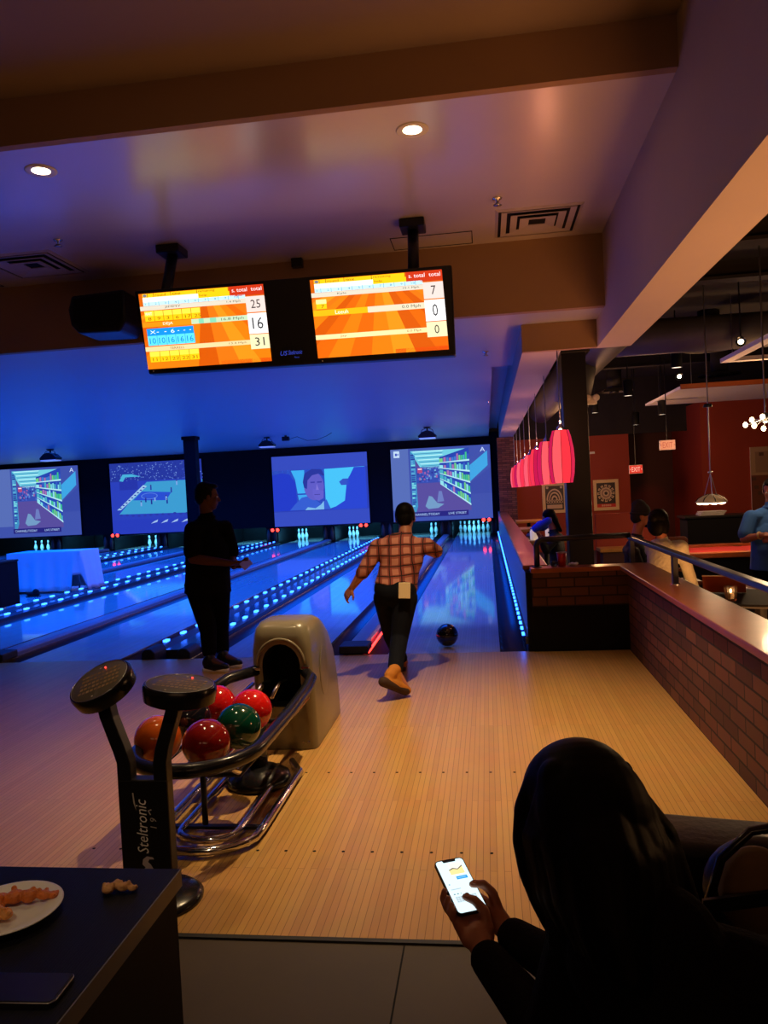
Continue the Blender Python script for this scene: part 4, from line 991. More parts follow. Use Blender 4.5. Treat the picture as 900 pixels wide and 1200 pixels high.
# suspended white panels
t = thing('ceiling_panel', 'white suspended ceiling panel glowing above the pool table', 'ceiling panel', (5.6,17.0,3.2))
MB().box(-1.85,-1.65,0,2.6,1.7,.05).build('panel', mat('panel_white',(.8,.72,.66),.7,var=.05), t)
for x in (-1.6,2.3):
    for y in (-1.4,1.4): MB().cyl((x,y,.05),(x,y,1.0),.006,n=6).build('hanger', MT['steel'], t)
for a in ((-1.87,-1.70,-.02,2.6,-1.65,.07),): MB().box(*a).build('edge_trim', MT['bar_wood'], t)
t = thing('ceiling_frame', 'white suspended open frame near the right edge under the black ceiling', 'ceiling panel', (4.6,11.2,3.2))
for a in ((-1.05,.85,0,1.6,1.0,.06),(-1.05,-1.1,0,1.6,-.95,.06),(-1.05,-.95,0,-.90,.85,.06),(1.45,-.95,0,1.6,.85,.06)): MB().box(*a).build('frame_bar', bpy.data.materials['panel_white'], t)
for x in (-.9,1.5):
    for y in (-1.0,.9): MB().cyl((x,y,.06),(x,y,1.0),.006,n=6).build('hanger', MT['steel'], t)
# pool lamp, chandelier
t = thing('pool_table_lamp', 'lit dish lamp hanging low over the red pool table', 'pendant lamp', (3.02, 11.0, 1.16))
MB().lathe([(.20,.0),(.205,.02),(.17,.06),(.10,.10),(.04,.115),(.001,.118)],32,cap=False).build('dish', mat('lamp_dish',(.5,.35,.2),.4,emit=(1,.6,.3),es=.05,var=.1), t, True)
for k in range(8):
    a = 2*PI*k/8; MB().ell((.14*math.cos(a),.14*math.sin(a),.008),(.055,.055,.03),n=12,m=8).build('bulb', MT['lamp_glow'], t, True)
    MB().tube([(.205*math.cos(a),.205*math.sin(a),.02),(.17*math.cos(a),.17*math.sin(a),.064),(.05*math.cos(a),.05*math.sin(a),.118)],.007,6).build('rib', MT['black_sheen'], t)
for k in range(3):
    a = 2*PI*k/3+.4; MB().cyl((.09*math.cos(a),.09*math.sin(a),.105),(0,0,.40),.005,n=6).build('suspension_wire', MT['steel'], t)
MB().lathe([(.001,.40),(.03,.40),(.03,.425),(.001,.43)],14).build('hub', MT['steel'], t, True); MB().cyl((0,0,.42),(0,0,3.04),.009,n=8).build('stem', MT['steel'], t)
MB().lathe([(.001,1.30),(.06,1.30),(.05,1.34),(.001,1.35)],18).build('canopy_ring', MT['black_sheen'], t, True)
light('pool_lamp_light', 'POINT', (3.02,11.0,1.10), 28, (1,.66,.36), .15)
t = thing('bulb_chandelier', 'cluster of bare bright bulbs at the right edge', 'chandelier', at(897,495,9.2))
MB().ell((0,0,.05),(.05,.05,.06)).build('hub', MT['steel'], t, True); MB().cyl((0,0,.1),(0,0,2.05),.01,n=8).build('stem', MT['steel'], t)
for k in range(9):
    a = 2*PI*k/9; z = .06*math.sin(k*2.4); r = .17+.04*math.cos(k*1.7); p = Vector((r*math.cos(a), r*math.sin(a), z))
    MB().cyl((0,0,.05), p*.85, .006, n=6).build('arm', MT['steel'], t); MB().ell(p, (.026,.026,.03), n=12, m=8).build('bulb', MT['lamp_glow'], t, True)
light('chandelier_light', 'POINT', tuple(at(897,495,9.2)-Vector((0,0,.15))), 20, (1,.7,.4), .12)
# exit signs
def exitsign(c, label, w, h, face, txt, rz=0, es=None):
    t = thing('exit_sign', label, 'exit sign', c, rz)
    MB().box(-w/2,-.03,-h/2,w/2,.03,h/2).build('housing', MT['white'], t, bevel=.006)
    MB().cyl((0,0,h/2),(0,0,4.2-c[2]),.01,n=8).build('stem', MT['black_sheen'], t)
    p = Pic(); p.rect(0,0,1,1,face); p.text('EXIT',.5,.2,.6,txt,2,w=.66,align='c'); p.poly([(.9,.5),(.96,.62),(.96,.38)],txt,2); p.poly([(.1,.5),(.04,.62),(.04,.38)],txt,2)
    p.build('lit_face', (-w/2*.96,-.032,-h/2*.92), (w*.96,0,0), (0,0,h*.92), M_SIGN, t, eps=.001)
exitsign(at(782,521.5,16), 'EXIT sign with pale face and red letters, beside the pool lamp', .30, .20, (214,120,84), (170,0,0))
exitsign(at(745,550,19.6), 'glowing red EXIT sign low over the beanie man', .32, .21, (214,30,22), (255,190,170))
# mural
mu = Pic(); R = random.Random(9); mu.rect(0,0,1,1,(116,64,44)); mu.rect(0.0,.58,.9,1,(176,146,116),1); mu.rect(.06,.62,.3,.93,(150,120,96),2)
for k in range(14): x, y = R.random()*.8, R.random(); mu.rect(x,y,x+.06,y+.05,(90,60,48),3)
for k in range(16): a = -.4+k*.16; mu.poly([(.5,.2),(.5+.55*math.cos(a),.2+.30*math.sin(a)),(.5+.55*math.cos(a+.05),.2+.30*math.sin(a+.05))],(196,170,140) if k % 2 else (60,40,36),3)
mu.rect(.34,.5,.7,.8,(58,40,34),4); a_ = at(882,603,19.95); b_ = at(882,524,19.95)
t = thing('wall_mural', 'pale abstract print on the red wall at the right edge', 'picture', (a_.x,19.98,a_.z))
MB().box(0,-.02,0,1.8,.02,b_.z-a_.z).build('panel', MT['white'], t); mu.build('print', (0,-.022,0),(1.8,0,0),(0,0,b_.z-a_.z),M_PRINT,t,eps=.001)
# pool table
def pooltable(loc, label, L, W):
    t = thing('pool_table', label, 'pool table', loc); H = .80
    MB().box(-L/2+.05,-W/2+.05,.44,L/2-.05,W/2-.05,H-.04).build('body', MT['black_sheen'], t, bevel=.02)
    MB().box(-L/2+.12,-W/2+.12,H-.05,L/2-.12,W/2-.12,H-.01).build('cloth_bed', mat('red_felt',lin((206,40,44)),.9,var=.08,vscale=20), t)
    for a in ((-L/2,-W/2,L/2,-W/2+.13),(-L/2,W/2-.13,L/2,W/2),(-L/2,-W/2+.13,-L/2+.13,W/2-.13),(L/2-.13,-W/2+.13,L/2,W/2-.13)):
        MB().box(a[0],a[1],H-.05,a[2],a[3],H+.03).build('rail', MT['bar_wood'], t, bevel=.012)
    for x in (-L/2+.13,0,L/2-.13):
        for y in (-W/2+.12,W/2-.12): MB().lathe([(.001,0),(.06,0),(.065,.006),(.001,.008)],18,(x,y,H-.012)).build('pocket', MT['black'], t)
    for x in (-L/2+.3,L/2-.3):
        for y in (-W/2+.3,W/2-.3): MB().prism([(-.09,0),(.09,0),(.12,.5),(-.12,.5)],'y',-.1,.1).build('leg', MT['black_sheen'], t).location = (x,y,0)
    return t
pooltable((3.72, 11.7, ZF), 'red-clothed pool table under the dish lamp', 2.5, 1.4)
pooltable((3.5, 7.25, ZF), 'second red-clothed pool table, a corner at the right edge behind the rail', 2.3, 1.25)
# low table with candle and menu
t = thing('round_table', 'dark round table behind the brick wall holding a candle glass', 'table', (1.95,5.95,ZF))
MB().lathe([(.001,.96),(.38,.96),(.40,.975),(.40,.99),(.001,1.0)],40).build('tabletop', MT['black'], t, 'auto'); MB().cyl((0,0,.03),(0,0,.96),.04).build('pedestal', MT['black_sheen'], t); MB().lathe([(.001,0),(.25,0),(.2,.03),(.04,.05)],28).build('base', MT['black_sheen'], t)
cl = at(856,686,5.75)
t = thing('candle_glass', 'small glass tumbler with a lit candle on the dark round table', 'candle', (cl.x, 5.75, .65))
MB().lathe([(.001,0),(.038,0),(.046,.10),(.043,.10),(.035,.012),(.001,.012)],10).build('tumbler', mat('candle_glass',(.95,.8,.6),.08,trans=.95), t); MB().cyl((0,0,.012),(0,0,.05),.02,n=12).build('candle', MT['cream'], t, True); MB().ell((0,0,.068),(.008,.008,.016),n=10,m=8).build('flame', MT['lamp_glow'], t)
ml = at(848,668,6.15)
t = thing('menu_holder', 'tan menu leaning open on the dark round table, a pale strip put in for its lit edge', 'menu', (ml.x, 6.15, .65), -.3)
MB().prism([(-.005,0),(.005,0),(-.06,.13),(-.07,.13)],'x',-.15,.15).build('cover', MT['bar_wood'], t); MB().box(-.15,-.075,.128,.15,-.055,.136).build('edge_glint', MT['cream'], t); MB().prism([(.005,0),(.012,0),(.06,.12),(.05,.12)],'x',-.15,.15).build('page', MT['bar_wood'], t)  # cream strip puts the light on the menu edge into colour
# side furniture far right
t = thing('service_counter', 'dark counter against the red wall beyond the pool table', 'counter', (5.4,15.8,ZF))
MB().box(-1.6,-.3,.0,1.6,.3,1.05).build('body', MT['black'], t, bevel=.01); MB().box(-1.65,-.34,1.05,1.65,.34,1.10).build('top', MT['black_sheen'], t, bevel=.01)
st = None
for i, dz in enumerate((0,.028,.056)):
    lab = ['bottom pale tray of the stack on the dark counter','middle pale tray of the stack on the dark counter','top pale tray of the stack on the dark counter'][i]
    if st is None:
        st = thing('tray', lab, 'tray', (4.27,15.7,ZF+1.10), 0, 'trays on the dark counter'); MB().box(-.22,-.15,0,.22,.15,.012).build('base', MT['white'], st, bevel=.004); MB().tube([(-.22,-.15,.016),(.22,-.15,.016),(.22,.15,.016),(-.22,.15,.016)],.009,6,True).build('rim', MT['white'], st)
    else: dup(st, (4.27+.02*i,15.7,ZF+1.10+dz), .05*i, lab)

# ------------------------------------------------------------------ people
def V3(p): return Vector(p)
def hand(mb, wr, d, pn, side, curl=.5, s=1.0, fold=0):
    """palm and five fingers; d = direction of the hand, pn = palm normal, side = +1/-1 where the thumb leaves"""
    d = V3(d).normalized(); pn = V3(pn); pn = (pn - d*pn.dot(d)).normalized(); x = d.cross(pn)*side
    wr = V3(wr); k = s
    for i in range(4):
        o = (-.030+.020*i)*k
        mb.capsule(wr + d*.012*k - x*o*.6, wr + d*.085*k - x*o, .015*k, .0125*k, 10)
    L = [.072,.080,.074,.058]
    for i in range(4):
        o = (.030-.020*i)*k; p = wr + d*.088*k + x*o; a = curl*.5; dd = d
        for j, (f, r) in enumerate(((.45,.0105),(.32,.0095),(.23,.0085))):
            ang = curl*(.55 if j == 0 else .9)
            dd = (dd*math.cos(ang) + pn*math.sin(ang)*(1)).normalized() if j == 0 else (dd*math.cos(ang) + (pn - dd*pn.dot(dd)).normalized()*math.sin(ang)).normalized()
            q = p + dd*L[i]*f*k; mb.capsule(p, q, r*k, (r-.001)*k, 9); p = q
    p = wr + d*.025*k + x*.028*k; q = p + (x*.8+d*.6+pn*.3).normalized()*.042*k; mb.capsule(p, q, .014*k, .0115*k, 10)
    q2 = q + (x*.2+d*.9+pn*.45).normalized()*.033*k; mb.capsule(q, q2, .011*k, .009*k, 9)
def head(mb, c, face, up, s=1.0):
    f = V3(face).normalized(); u = V3(up); u = (u - f*u.dot(f)).normalized(); r = f.cross(u); c = V3(c); A = (r, f, u)
    def P(x, y, z): return c + (r*x + f*y + u*z)*s
    mb.ell(P(0,-.012,.025), (.076*s,.094*s,.092*s), A); mb.ell(P(0,.022,-.035), (.062*s,.070*s,.078*s), A)
    mb.ell(P(0,.058,-.088), (.030*s,.026*s,.024*s), A); mb.ell(P(0,.072,.022), (.050*s,.018*s,.014*s), A)
    mb.capsule(P(0,.082,.012), P(0,.106,-.026), .009*s, .014*s, 10); mb.ell(P(0,.084,-.056), (.026*s,.012*s,.008*s), A); mb.ell(P(0,.080,-.068), (.023*s,.011*s,.008*s), A)
    for q in (-1,1): mb.ell(P(q*.077,-.004,-.008), (.010*s,.020*s,.032*s), A, 12, 8); mb.ell(P(q*.040,.058,-.022), (.022*s,.022*s,.020*s), A, 12, 8)
    return P, A
def eyes(P, A, s, par, off):
    for q in (-1,1):
        e = MB().ell(P(q*.031,.079,.004), (.0125*s,.0085*s,.0085*s), A, 14, 10).build('eye', MT['white'], par, True, off=off)
        MB().ell(P(q*.031,.0865,.004), (.005*s,.002*s,.005*s), A, 10, 6).build('iris', MT['hair'], e, True, off=off)
def limb(mb, a, b, c, r0, r1, r2, grow=0, n=14):
    a, b, c = V3(a), V3(b), V3(c)
    mb.capsule(a, b, r0+grow, r1+grow, n); m = b + (c-b)*.28; mb.capsule(b, m, r1+grow, r1*1.02+grow, n); mb.capsule(m, c, r1*1.02+grow, r2+grow, n)
def torso(mb, J, s, g=0, belly=0, pel=True):
    sl, sr, pe, nk = V3(J['shL']), V3(J['shR']), V3(J['pel']), V3(J['neck'])
    up = (nk-pe).normalized(); r = (sr-sl); hw = r.length/2; r = (r - up*r.dot(up)).normalized(); f = up.cross(r); A = (r, f, up); h = (nk-pe).length
    def Q(x, y, t): return pe + r*x + f*y + up*(h*t)
    if pel: mb.ell(Q(0,0,.02), (.165*s+g,.115*s+g,.13*s+g), A, 20, 14)
    mb.ell(Q(0,.01+belly*.5,.27), (.150*s+g+belly*.6,.105*s+g+belly,.17*s+g), A, 20, 14)
    mb.ell(Q(0,.0,.62), (min(.17*s, hw*.86)+g,.112*s+g,.19*s+g), A, 20, 14); mb.ell(Q(0,-.015,.80), (hw*.88+g,.085*s+g,.10*s+g), A, 20, 14)
    mb.capsule(sl, sr, .058*s+g, .058*s+g); mb.capsule(Q(0,-.01,.86), nk, .078*s+g*.6, .056*s+g*.3)
    return Q, A, h
def person(name, label, J, base, s=1.0, skin='skin', face=(0,1,0), up=(0,0,1), hairm='hair', hair='short', top=None, sleeve='short', trousers=None, shoes=None, shoe_shape=1, handL=None, handR=None, belly=0, voxel=.0075, hem=-.07):
    t = thing(name, label, 'person', base); off = V3(base)
    b = MB(); torso(b, J, s, belly=belly); P, A = head(b, J['head'], face, up, s)
    b.capsule(J['neck'], P(0,-.02,-.05), .056*s, .054*s)
    for q in 'LR':
        limb(b, J['sh'+q], J['el'+q], J['wr'+q], .052*s, .042*s, .028*s)
        limb(b, J['hip'+q], J['kn'+q], J['an'+q], .088*s, .058*s, .042*s)
        b.capsule(J['an'+q], J['toe'+q], .040*s, .030*s)
        hd = {'L': handL, 'R': handR}[q] or {}
        d = hd.get('d', V3(J['wr'+q])-V3(J['el'+q])); hand(b, J['wr'+q], d, hd.get('pn', (0,0,-1)), hd.get('side', 1), hd.get('curl', .5), s)
    blob(b, 'body', MT[skin], t, voxel, 3, off); eyes(P, A, s, t, off)
    if hair == 'short':
        h = MB(); h.ell(P(0,-.026,.045), (.081*s,.090*s,.085*s), A); h.ell(P(0,-.060,-.005), (.070*s,.052*s,.075*s), A); h.ell(P(0,.03,.092), (.062*s,.055*s,.03*s), A)
        for q in (-1,1): h.ell(P(q*.070,-.02,.02), (.014*s,.05*s,.05*s), A)
        blob(h, 'hair', MT[hairm], t, .005, 1, off)
    elif hair == 'long':
        h = MB(); h.ell(P(0,-.022,.042), (.090*s,.098*s,.090*s), A); h.ell(P(0,-.062,-.05), (.088*s,.058*s,.12*s), A)
        R = random.Random(3)
        for k in range(16):
            x = -.08+.0107*k; h.capsule(P(x,-.05-.02*math.cos(x*15),.02), P(x*1.15+R.uniform(-.008,.008),-.075,-.20-R.uniform(0,.05)), .030*s, .016*s, 10)
        blob(h, 'hair', MT[hairm], t, .006, 1, off)
    elif hair == 'bob':
        h = MB(); h.ell(P(0,-.020,.045), (.098*s,.104*s,.095*s), A); h.ell(P(0,-.055,-.03), (.098*s,.075*s,.11*s), A); h.ell(P(0,-.10,.05), (.05*s,.045*s,.05*s), A)
        for q in (-1,1): h.ell(P(q*.075,-.01,-.03), (.03*s,.055*s,.09*s), A)
        blob(h, 'hair', MT[hairm], t, .006, 2, off)
    elif hair == 'beanie':
        h = MB(); h.ell(P(0,-.012,.055), (.088*s,.104*s,.098*s), A); h.ell(P(0,-.03,.11), (.072*s,.08*s,.075*s), A); h.ell(P(0,-.050,-.005), (.084*s,.072*s,.08*s), A)
        hh = blob(h, 'beanie', mat('beanie_knit', (.012,.010,.012), .9, var=.3, vscale=60, bump=.4, bscale=120), t, .006, 2, off)
        MB().tube([P(.089*math.cos(a*PI/12),-.010+.104*math.sin(a*PI/12),.030) for a in range(24)], .013*s, 8, True).build('cuff', bpy.data.materials['beanie_knit'], t, True, off=off)
        k = MB(); k.ell(P(0,.050,-.098),(.042*s,.030*s,.022*s),A); blob(k, 'hair', MT[hairm], t, .006, 1, off)
    if top:
        h = MB(); Q, A0, hh = torso(h, J, s, .014, belly=belly, pel=False)
        rr = [(.10,.07,.70),(.160,.112,.58),(.168,.118,.4),(.168,.120,.25),(.176,.125,hem+.07),(.180,.130,hem)]
        h.loft([[Q((w_+belly*.5)*s*math.cos(2*PI*i/24), (d_+belly)*s*math.sin(2*PI*i/24)+belly*.3, t_) for i in range(24)] for w_, d_, t_ in rr])
        for q in 'LR':
            if sleeve == 'long': limb(h, J['sh'+q], J['el'+q], J['wr'+q], .056*s, .047*s, .036*s, .010)
            elif sleeve == 'elbow': e = V3(J['el'+q]); h.capsule(J['sh'+q], e, .070*s, .058*s); h.capsule(e, e+(V3(J['wr'+q])-e)*.18, .058*s, .056*s)
            else: h.capsule(J['sh'+q], V3(J['sh'+q])+(V3(J['el'+q])-V3(J['sh'+q]))*.75, .074*s, .078*s)
        # wrinkles
        blob(h, 'shirt' if sleeve != 'long' else 'jacket', top, t, voxel, 5, off)
        nk = V3(J['neck'])
        ca, cb = (V3(J['shR'])-V3(J['shL'])).normalized(), Vector((0,0,1)).cross((V3(J['shR'])-V3(J['shL'])).normalized())
        MB().tube([nk + ca*(.064*s*math.cos(a*PI/10)) + cb*(.064*s*math.sin(a*PI/10)) - Vector((0,0,.022)) for a in range(20)], .014*s, 8, True).build('collar', top, t, True, off=off)
    if trousers:
        h = MB(); sl, sr, pe, nk = V3(J['shL']), V3(J['shR']), V3(J['pel']), V3(J['neck']); uu = (nk-pe).normalized(); rr = (V3(J['hipR'])-V3(J['hipL'])); rr = (rr-uu*rr.dot(uu)).normalized(); A2 = (rr, uu.cross(rr), uu)
        h.ell(pe+uu*.02, (.178*s+belly*.4,.135*s+belly*.4,.140*s), A2, 20, 14)
        r2 = (sr-sl); r2 = (r2-uu*r2.dot(uu)).normalized(); h.ell(pe+uu*.015, (.178*s+belly*.4,.128*s+belly*.4,.142*s), (r2, uu.cross(r2), uu), 20, 14)
        for q in 'LR':
            a, k_, c = V3(J['hip'+q]), V3(J['kn'+q]), V3(J['an'+q]); c = k_+(c-k_)*trousers[1]
            h.capsule(a, k_, .104*s, .074*s); h.capsule(k_, c, .074*s, .060*s)
        blob(h, 'trousers', trousers[0], t, voxel, 2, off)
    if shoes:
        for q in 'LR':
            an, to = V3(J['an'+q]), V3(J['toe'+q]); hd = V3((J['heel'+q])) if 'heel'+q in J else an - (to-an).normalized()*.03 + V3((0,0,-.05))
            h = MB(); ax = (to-hd).normalized(); h.capsule(an+V3((0,0,.01)), an*.5+hd*.5, .050*s, .050*s); h.capsule(hd*.9+to*.1, hd*.45+to*.55, .044*s, .048*s); h.capsule(hd*.45+to*.55, to, .048*s, .034*s); h.capsule(an, hd*.4+to*.6, .046*s, .038*s)
            so = blob(h, 'shoe', shoes[0], t, .006, 2, off)
            h = MB(); dn = shoes[2] if len(shoes) > 2 and shoes[2] and q == shoes[3] else V3((0,0,-1)); k2 = MB()
            k2.capsule(hd+dn*.034, to+dn*.020, .040*s, .034*s); k3 = blob(k2, 'sole', shoes[1], so, .006, 1, off)
    return t
PX = lambda u, v, y: at(u, v, y)
# plaid shirt material
pm = bpy.data.materials.new('plaid_flannel'); pm.use_nodes = True; nt = pm.node_tree; bs = nt.nodes['Principled BSDF']; bs.inputs['Roughness'].default_value = .85
tc = nt.nodes.new('ShaderNodeTexCoord'); sp = nt.nodes.new('ShaderNodeSeparateXYZ'); nt.links.new(tc.outputs['Object'], sp.inputs[0])
nz = nt.nodes.new('ShaderNodeTexNoise'); nz.inputs['Scale'].default_value = 5; nt.links.new(tc.outputs['Object'], nz.inputs['Vector'])
def stripes(out, period, width, ph=0):
    ad = nt.nodes.new('ShaderNodeMath'); ad.operation = 'MULTIPLY_ADD'; ad.inputs[1].default_value = 1/period; ad.inputs[2].default_value = ph + 50
    nt.links.new(out, ad.inputs[0]); a2 = nt.nodes.new('ShaderNodeMath'); a2.operation = 'MULTIPLY_ADD'; a2.inputs[1].default_value = .5
    nt.links.new(nz.outputs['Fac'], a2.inputs[0]); nt.links.new(ad.outputs[0], a2.inputs[2])
    fr = nt.nodes.new('ShaderNodeMath'); fr.operation = 'FRACT'; nt.links.new(a2.outputs[0], fr.inputs[0])
    lt = nt.nodes.new('ShaderNodeMath'); lt.operation = 'LESS_THAN'; lt.inputs[1].default_value = width; nt.links.new(fr.outputs[0], lt.inputs[0]); return lt.outputs[0]
def mixc(fac, a, col, f=1):
    m = nt.nodes.new('ShaderNodeMix'); m.data_type = 'RGBA'; m.inputs[7].default_value = tuple(col)+(1,)
    if f != 1:
        q = nt.nodes.new('ShaderNodeMath'); q.operation = 'MULTIPLY'; q.inputs[1].default_value = f; nt.links.new(fac, q.inputs[0]); fac = q.outputs[0]
    nt.links.new(fac, m.inputs[0])
    if isinstance(a, tuple): m.inputs[6].default_value = a+(1,)
    else: nt.links.new(a, m.inputs[6])
    return m.outputs[2]
c0 = mixc(stripes(sp.outputs[0], .088, .45, .2), lin((192,128,110)), lin((132,58,52)), .9)
c1 = mixc(stripes(sp.outputs[2], .080, .42), c0, lin((134,56,46)), .75)
c2 = mixc(stripes(sp.outputs[0], .088, .10, .05), c1, lin((40,16,18)))
c3 = mixc(stripes(sp.outputs[2], .080, .12, .8), c2, lin((46,18,18)))
nt.links.new(c3, bs.inputs['Base Color'])
denim = mat('dark_denim', (.006,.007,.012), .85, var=.3, vscale=30, bump=.1, bscale=60, spec=.08)
# bowler
yb = 6.12
J = dict(head=PX(475,607,yb+.10), neck=PX(475,628,yb+.03), shL=PX(443,641,yb-.02), shR=PX(500,640,yb+.05), pel=PX(463,694,yb-.05),
         hipL=PX(452,701,yb-.03), hipR=PX(475,701,yb-.06), knL=PX(459,745,yb+.22), anL=PX(471,786,yb+.46), toeL=PX(474,789,yb+.66),
         knR=PX(468,748,yb-.10), anR=PX(463,786,yb-.42), toeR=PX(477,812,yb-.40), heelR=PX(452,797,yb-.50),
         elL=PX(427,668,yb-.08), wrL=PX(413,688,yb-.04), elR=PX(511,646,yb+.16), wrR=PX(501,640,yb+.40))
J['toeL'].z = .045; J['anL'].z = max(.09, min(J['anL'].z, .12)); J['toeR'].z = .05
person('bowler', 'bowler in red plaid shirt and dark jeans seen from behind, striding after his throw', J, (J['pel'].x, J['pel'].y, 0), .97, 'skin', face=(.02,1,-.18), up=(0,.15,1),
       top=pm, sleeve='elbow', hem=.09, trousers=(denim, .93), shoes=(mat('tan_boot', lin((186,116,34)), .8, var=.3, vscale=20), mat('boot_sole', lin((58,34,20)), .8), Vector((-.35,-.8,-.1)).normalized(), 'R'),
       handL=dict(pn=(.8,.5,.1), side=1, curl=.55), handR=dict(pn=(0,-.3,1), side=1, curl=.7))
cp_ = PX(474,692,5.925)
t = MB().box(-.046,-.006,-.062,.046,.006,.062).build('phone_case', mat('pale_tag', lin((214,190,150)), .5, var=.05), bevel=.004); t.location = cp_; t.rotation_euler = (-.1,.06,.1)
tag(t, 'pale rectangular phone case sticking out of the bowler\'s back pocket', 'phone case')
# silhouetted man
BK = mat('black_clothes', (.004,.004,.005), .9, var=.3, vscale=20, spec=.05)
yp = 6.86
J = dict(head=PX(243,582,yp), neck=PX(242,603,yp), shL=PX(263,619,yp+.10), shR=PX(226,621,yp-.12), pel=PX(243,688,yp), hipL=PX(256,694,yp+.04), hipR=PX(233,694,yp-.04),
         knL=PX(258,738,yp+.10), anL=PX(262,776,yp-.02), knR=PX(244,738,yp-.08), anR=PX(246,779,yp-.18), elR=PX(226,655,yp-.22), wrR=PX(270,660,yp-.25), elL=PX(272,655,yp+.12), wrL=PX(274,664,yp-.10))
for q in 'LR':
    J['an'+q].z = .10; d = Vector((.8,-.25,0)).normalized(); J['toe'+q] = J['an'+q] + d*.17 + Vector((0,0,-.055)); J['heel'+q] = J['an'+q] - d*.04 + Vector((0,0,-.05))
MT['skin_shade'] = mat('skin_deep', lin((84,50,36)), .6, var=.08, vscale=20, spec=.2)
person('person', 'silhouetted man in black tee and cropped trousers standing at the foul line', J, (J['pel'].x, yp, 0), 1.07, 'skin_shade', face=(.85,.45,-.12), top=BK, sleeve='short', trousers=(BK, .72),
       shoes=(MT['black_sheen'], MT['white']), belly=.05, handR=dict(d=(1,.05,-.02), pn=(0,.4,.9), side=-1, curl=.55), handL=dict(d=(.8,-.2,0), pn=(0,0,1), side=1, curl=.6))
hp = PX(288,661,yp-.26)
t = MB().prism(rrect(.038,.075,.008), 'z', 0, .008).build('handheld_phone', MT['steel']); t.location = hp; t.rotation_euler = (.5,.9,.2); tag(t, 'small pale-edged phone in the silhouetted man\'s hand', 'phone')
# beanie man and the woman beside him on stools
def stool(loc, label):
    s = thing('bar_stool', label, 'stool', loc); h = .72
    MB().lathe([(.001,h),(.16,h),(.18,h+.02),(.175,h+.06),(.001,h+.07)],28).build('seat', MT['black_sheen'], s, 'auto')
    for q in range(4): a = PI/4+q*PI/2; MB().cyl((.12*math.cos(a),.12*math.sin(a),h),(.2*math.cos(a),.2*math.sin(a),0),.014,n=8).build('leg', MT['black_sheen'], s, True)
    MB().tube([(.17*math.cos(a*PI/12),.17*math.sin(a*PI/12),.25) for a in range(24)],.009,6,True).build('foot_ring', MT['steel'], s, True)
def seated(hd, nk, sl, sr, pe, d, elL, wrL, elR, wrR):
    pe = V3(pe); d = V3(d).normalized(); r = d.cross(Vector((0,0,1)))
    J = dict(head=hd, neck=nk, shL=sl, shR=sr, pel=pe, elL=elL, wrL=wrL, elR=elR, wrR=wrR)
    for q, g in (('L',-1),('R',1)):
        J['hip'+q] = pe + r*.09*g - Vector((0,0,.04)); J['kn'+q] = pe + r*.11*g + d*.42 + Vector((0,0,.0)); J['an'+q] = J['kn'+q] + d*.03 + Vector((0,0,-.42)); J['toe'+q] = J['an'+q] + d*.17 + Vector((0,0,-.05))
    return J
y1 = 8.22
J = seated(PX(752,605,y1), PX(746,628,y1), PX(737,645,y1+.20), PX(742,648,y1-.20), PX(745,700,y1), (1,.15,0), PX(755,668,y1+.22), PX(775,672,y1+.18), PX(752,672,y1-.22), PX(772,676,y1-.16))
stool((J['pel'].x, y1, ZF), 'bar stool under the man in the beanie')
person('person', 'man in dark beanie and dark jacket sitting in profile behind the rail', J, (J['pel'].x, y1, ZF), .95, 'skin', face=(1,-.15,-.05), hair='beanie', top=mat('dark_jacket',(.018,.012,.016),.8,var=.3), sleeve='long', trousers=(BK,.95), shoes=(MT['black'],MT['rubber']))
y2 = 7.55
J = seated(PX(773,612,y2), PX(776,632,y2), PX(764,645,y2+.12), PX(798,641,y2-.10), PX(776,690,y2), (.55,.85,0), PX(778,672,y2+.25), PX(790,668,y2+.38), PX(806,668,y2-.02), PX(815,694,y2+.10))
stool((J['pel'].x, y2, ZF), 'bar stool under the woman in the beige sweater')
person('person', 'dark-haired woman in beige sweater seen from behind, sitting by the beanie man', J, (J['pel'].x, y2, ZF), .93, 'skin', face=(.75,.65,0), hair='bob', top=mat('beige_sweater', lin((206,204,182)), .95, var=.14, vscale=15, bump=.9, bscale=45), sleeve='long', trousers=(BK,.95), shoes=(MT['black'],MT['rubber']))
t = thing('chair', 'brown chair back visible beyond the woman in the beige sweater', 'chair', (PX(793,625,9.4).x, 9.4, ZF))
MB().prism([(-.11,.92),(.11,.92),(.12,1.16),(.09,1.19),(-.09,1.19),(-.12,1.16)],'y',-.02,.02).build('backrest', mat('brown_leather',lin((110,50,34)),.5,var=.2), t, bevel=.01); MB().box(-.18,-.38,.66,.18,-.02,.71).build('seat', bpy.data.materials['brown_leather'], t, bevel=.015)
for x in (-.16,.16):
    MB().box(x-.018,-.02,0,x+.018,.02,.95).build('leg', MT['black_sheen'], t); MB().box(x-.018,-.36,0,x+.018,-.32,.66).build('leg', MT['black_sheen'], t)
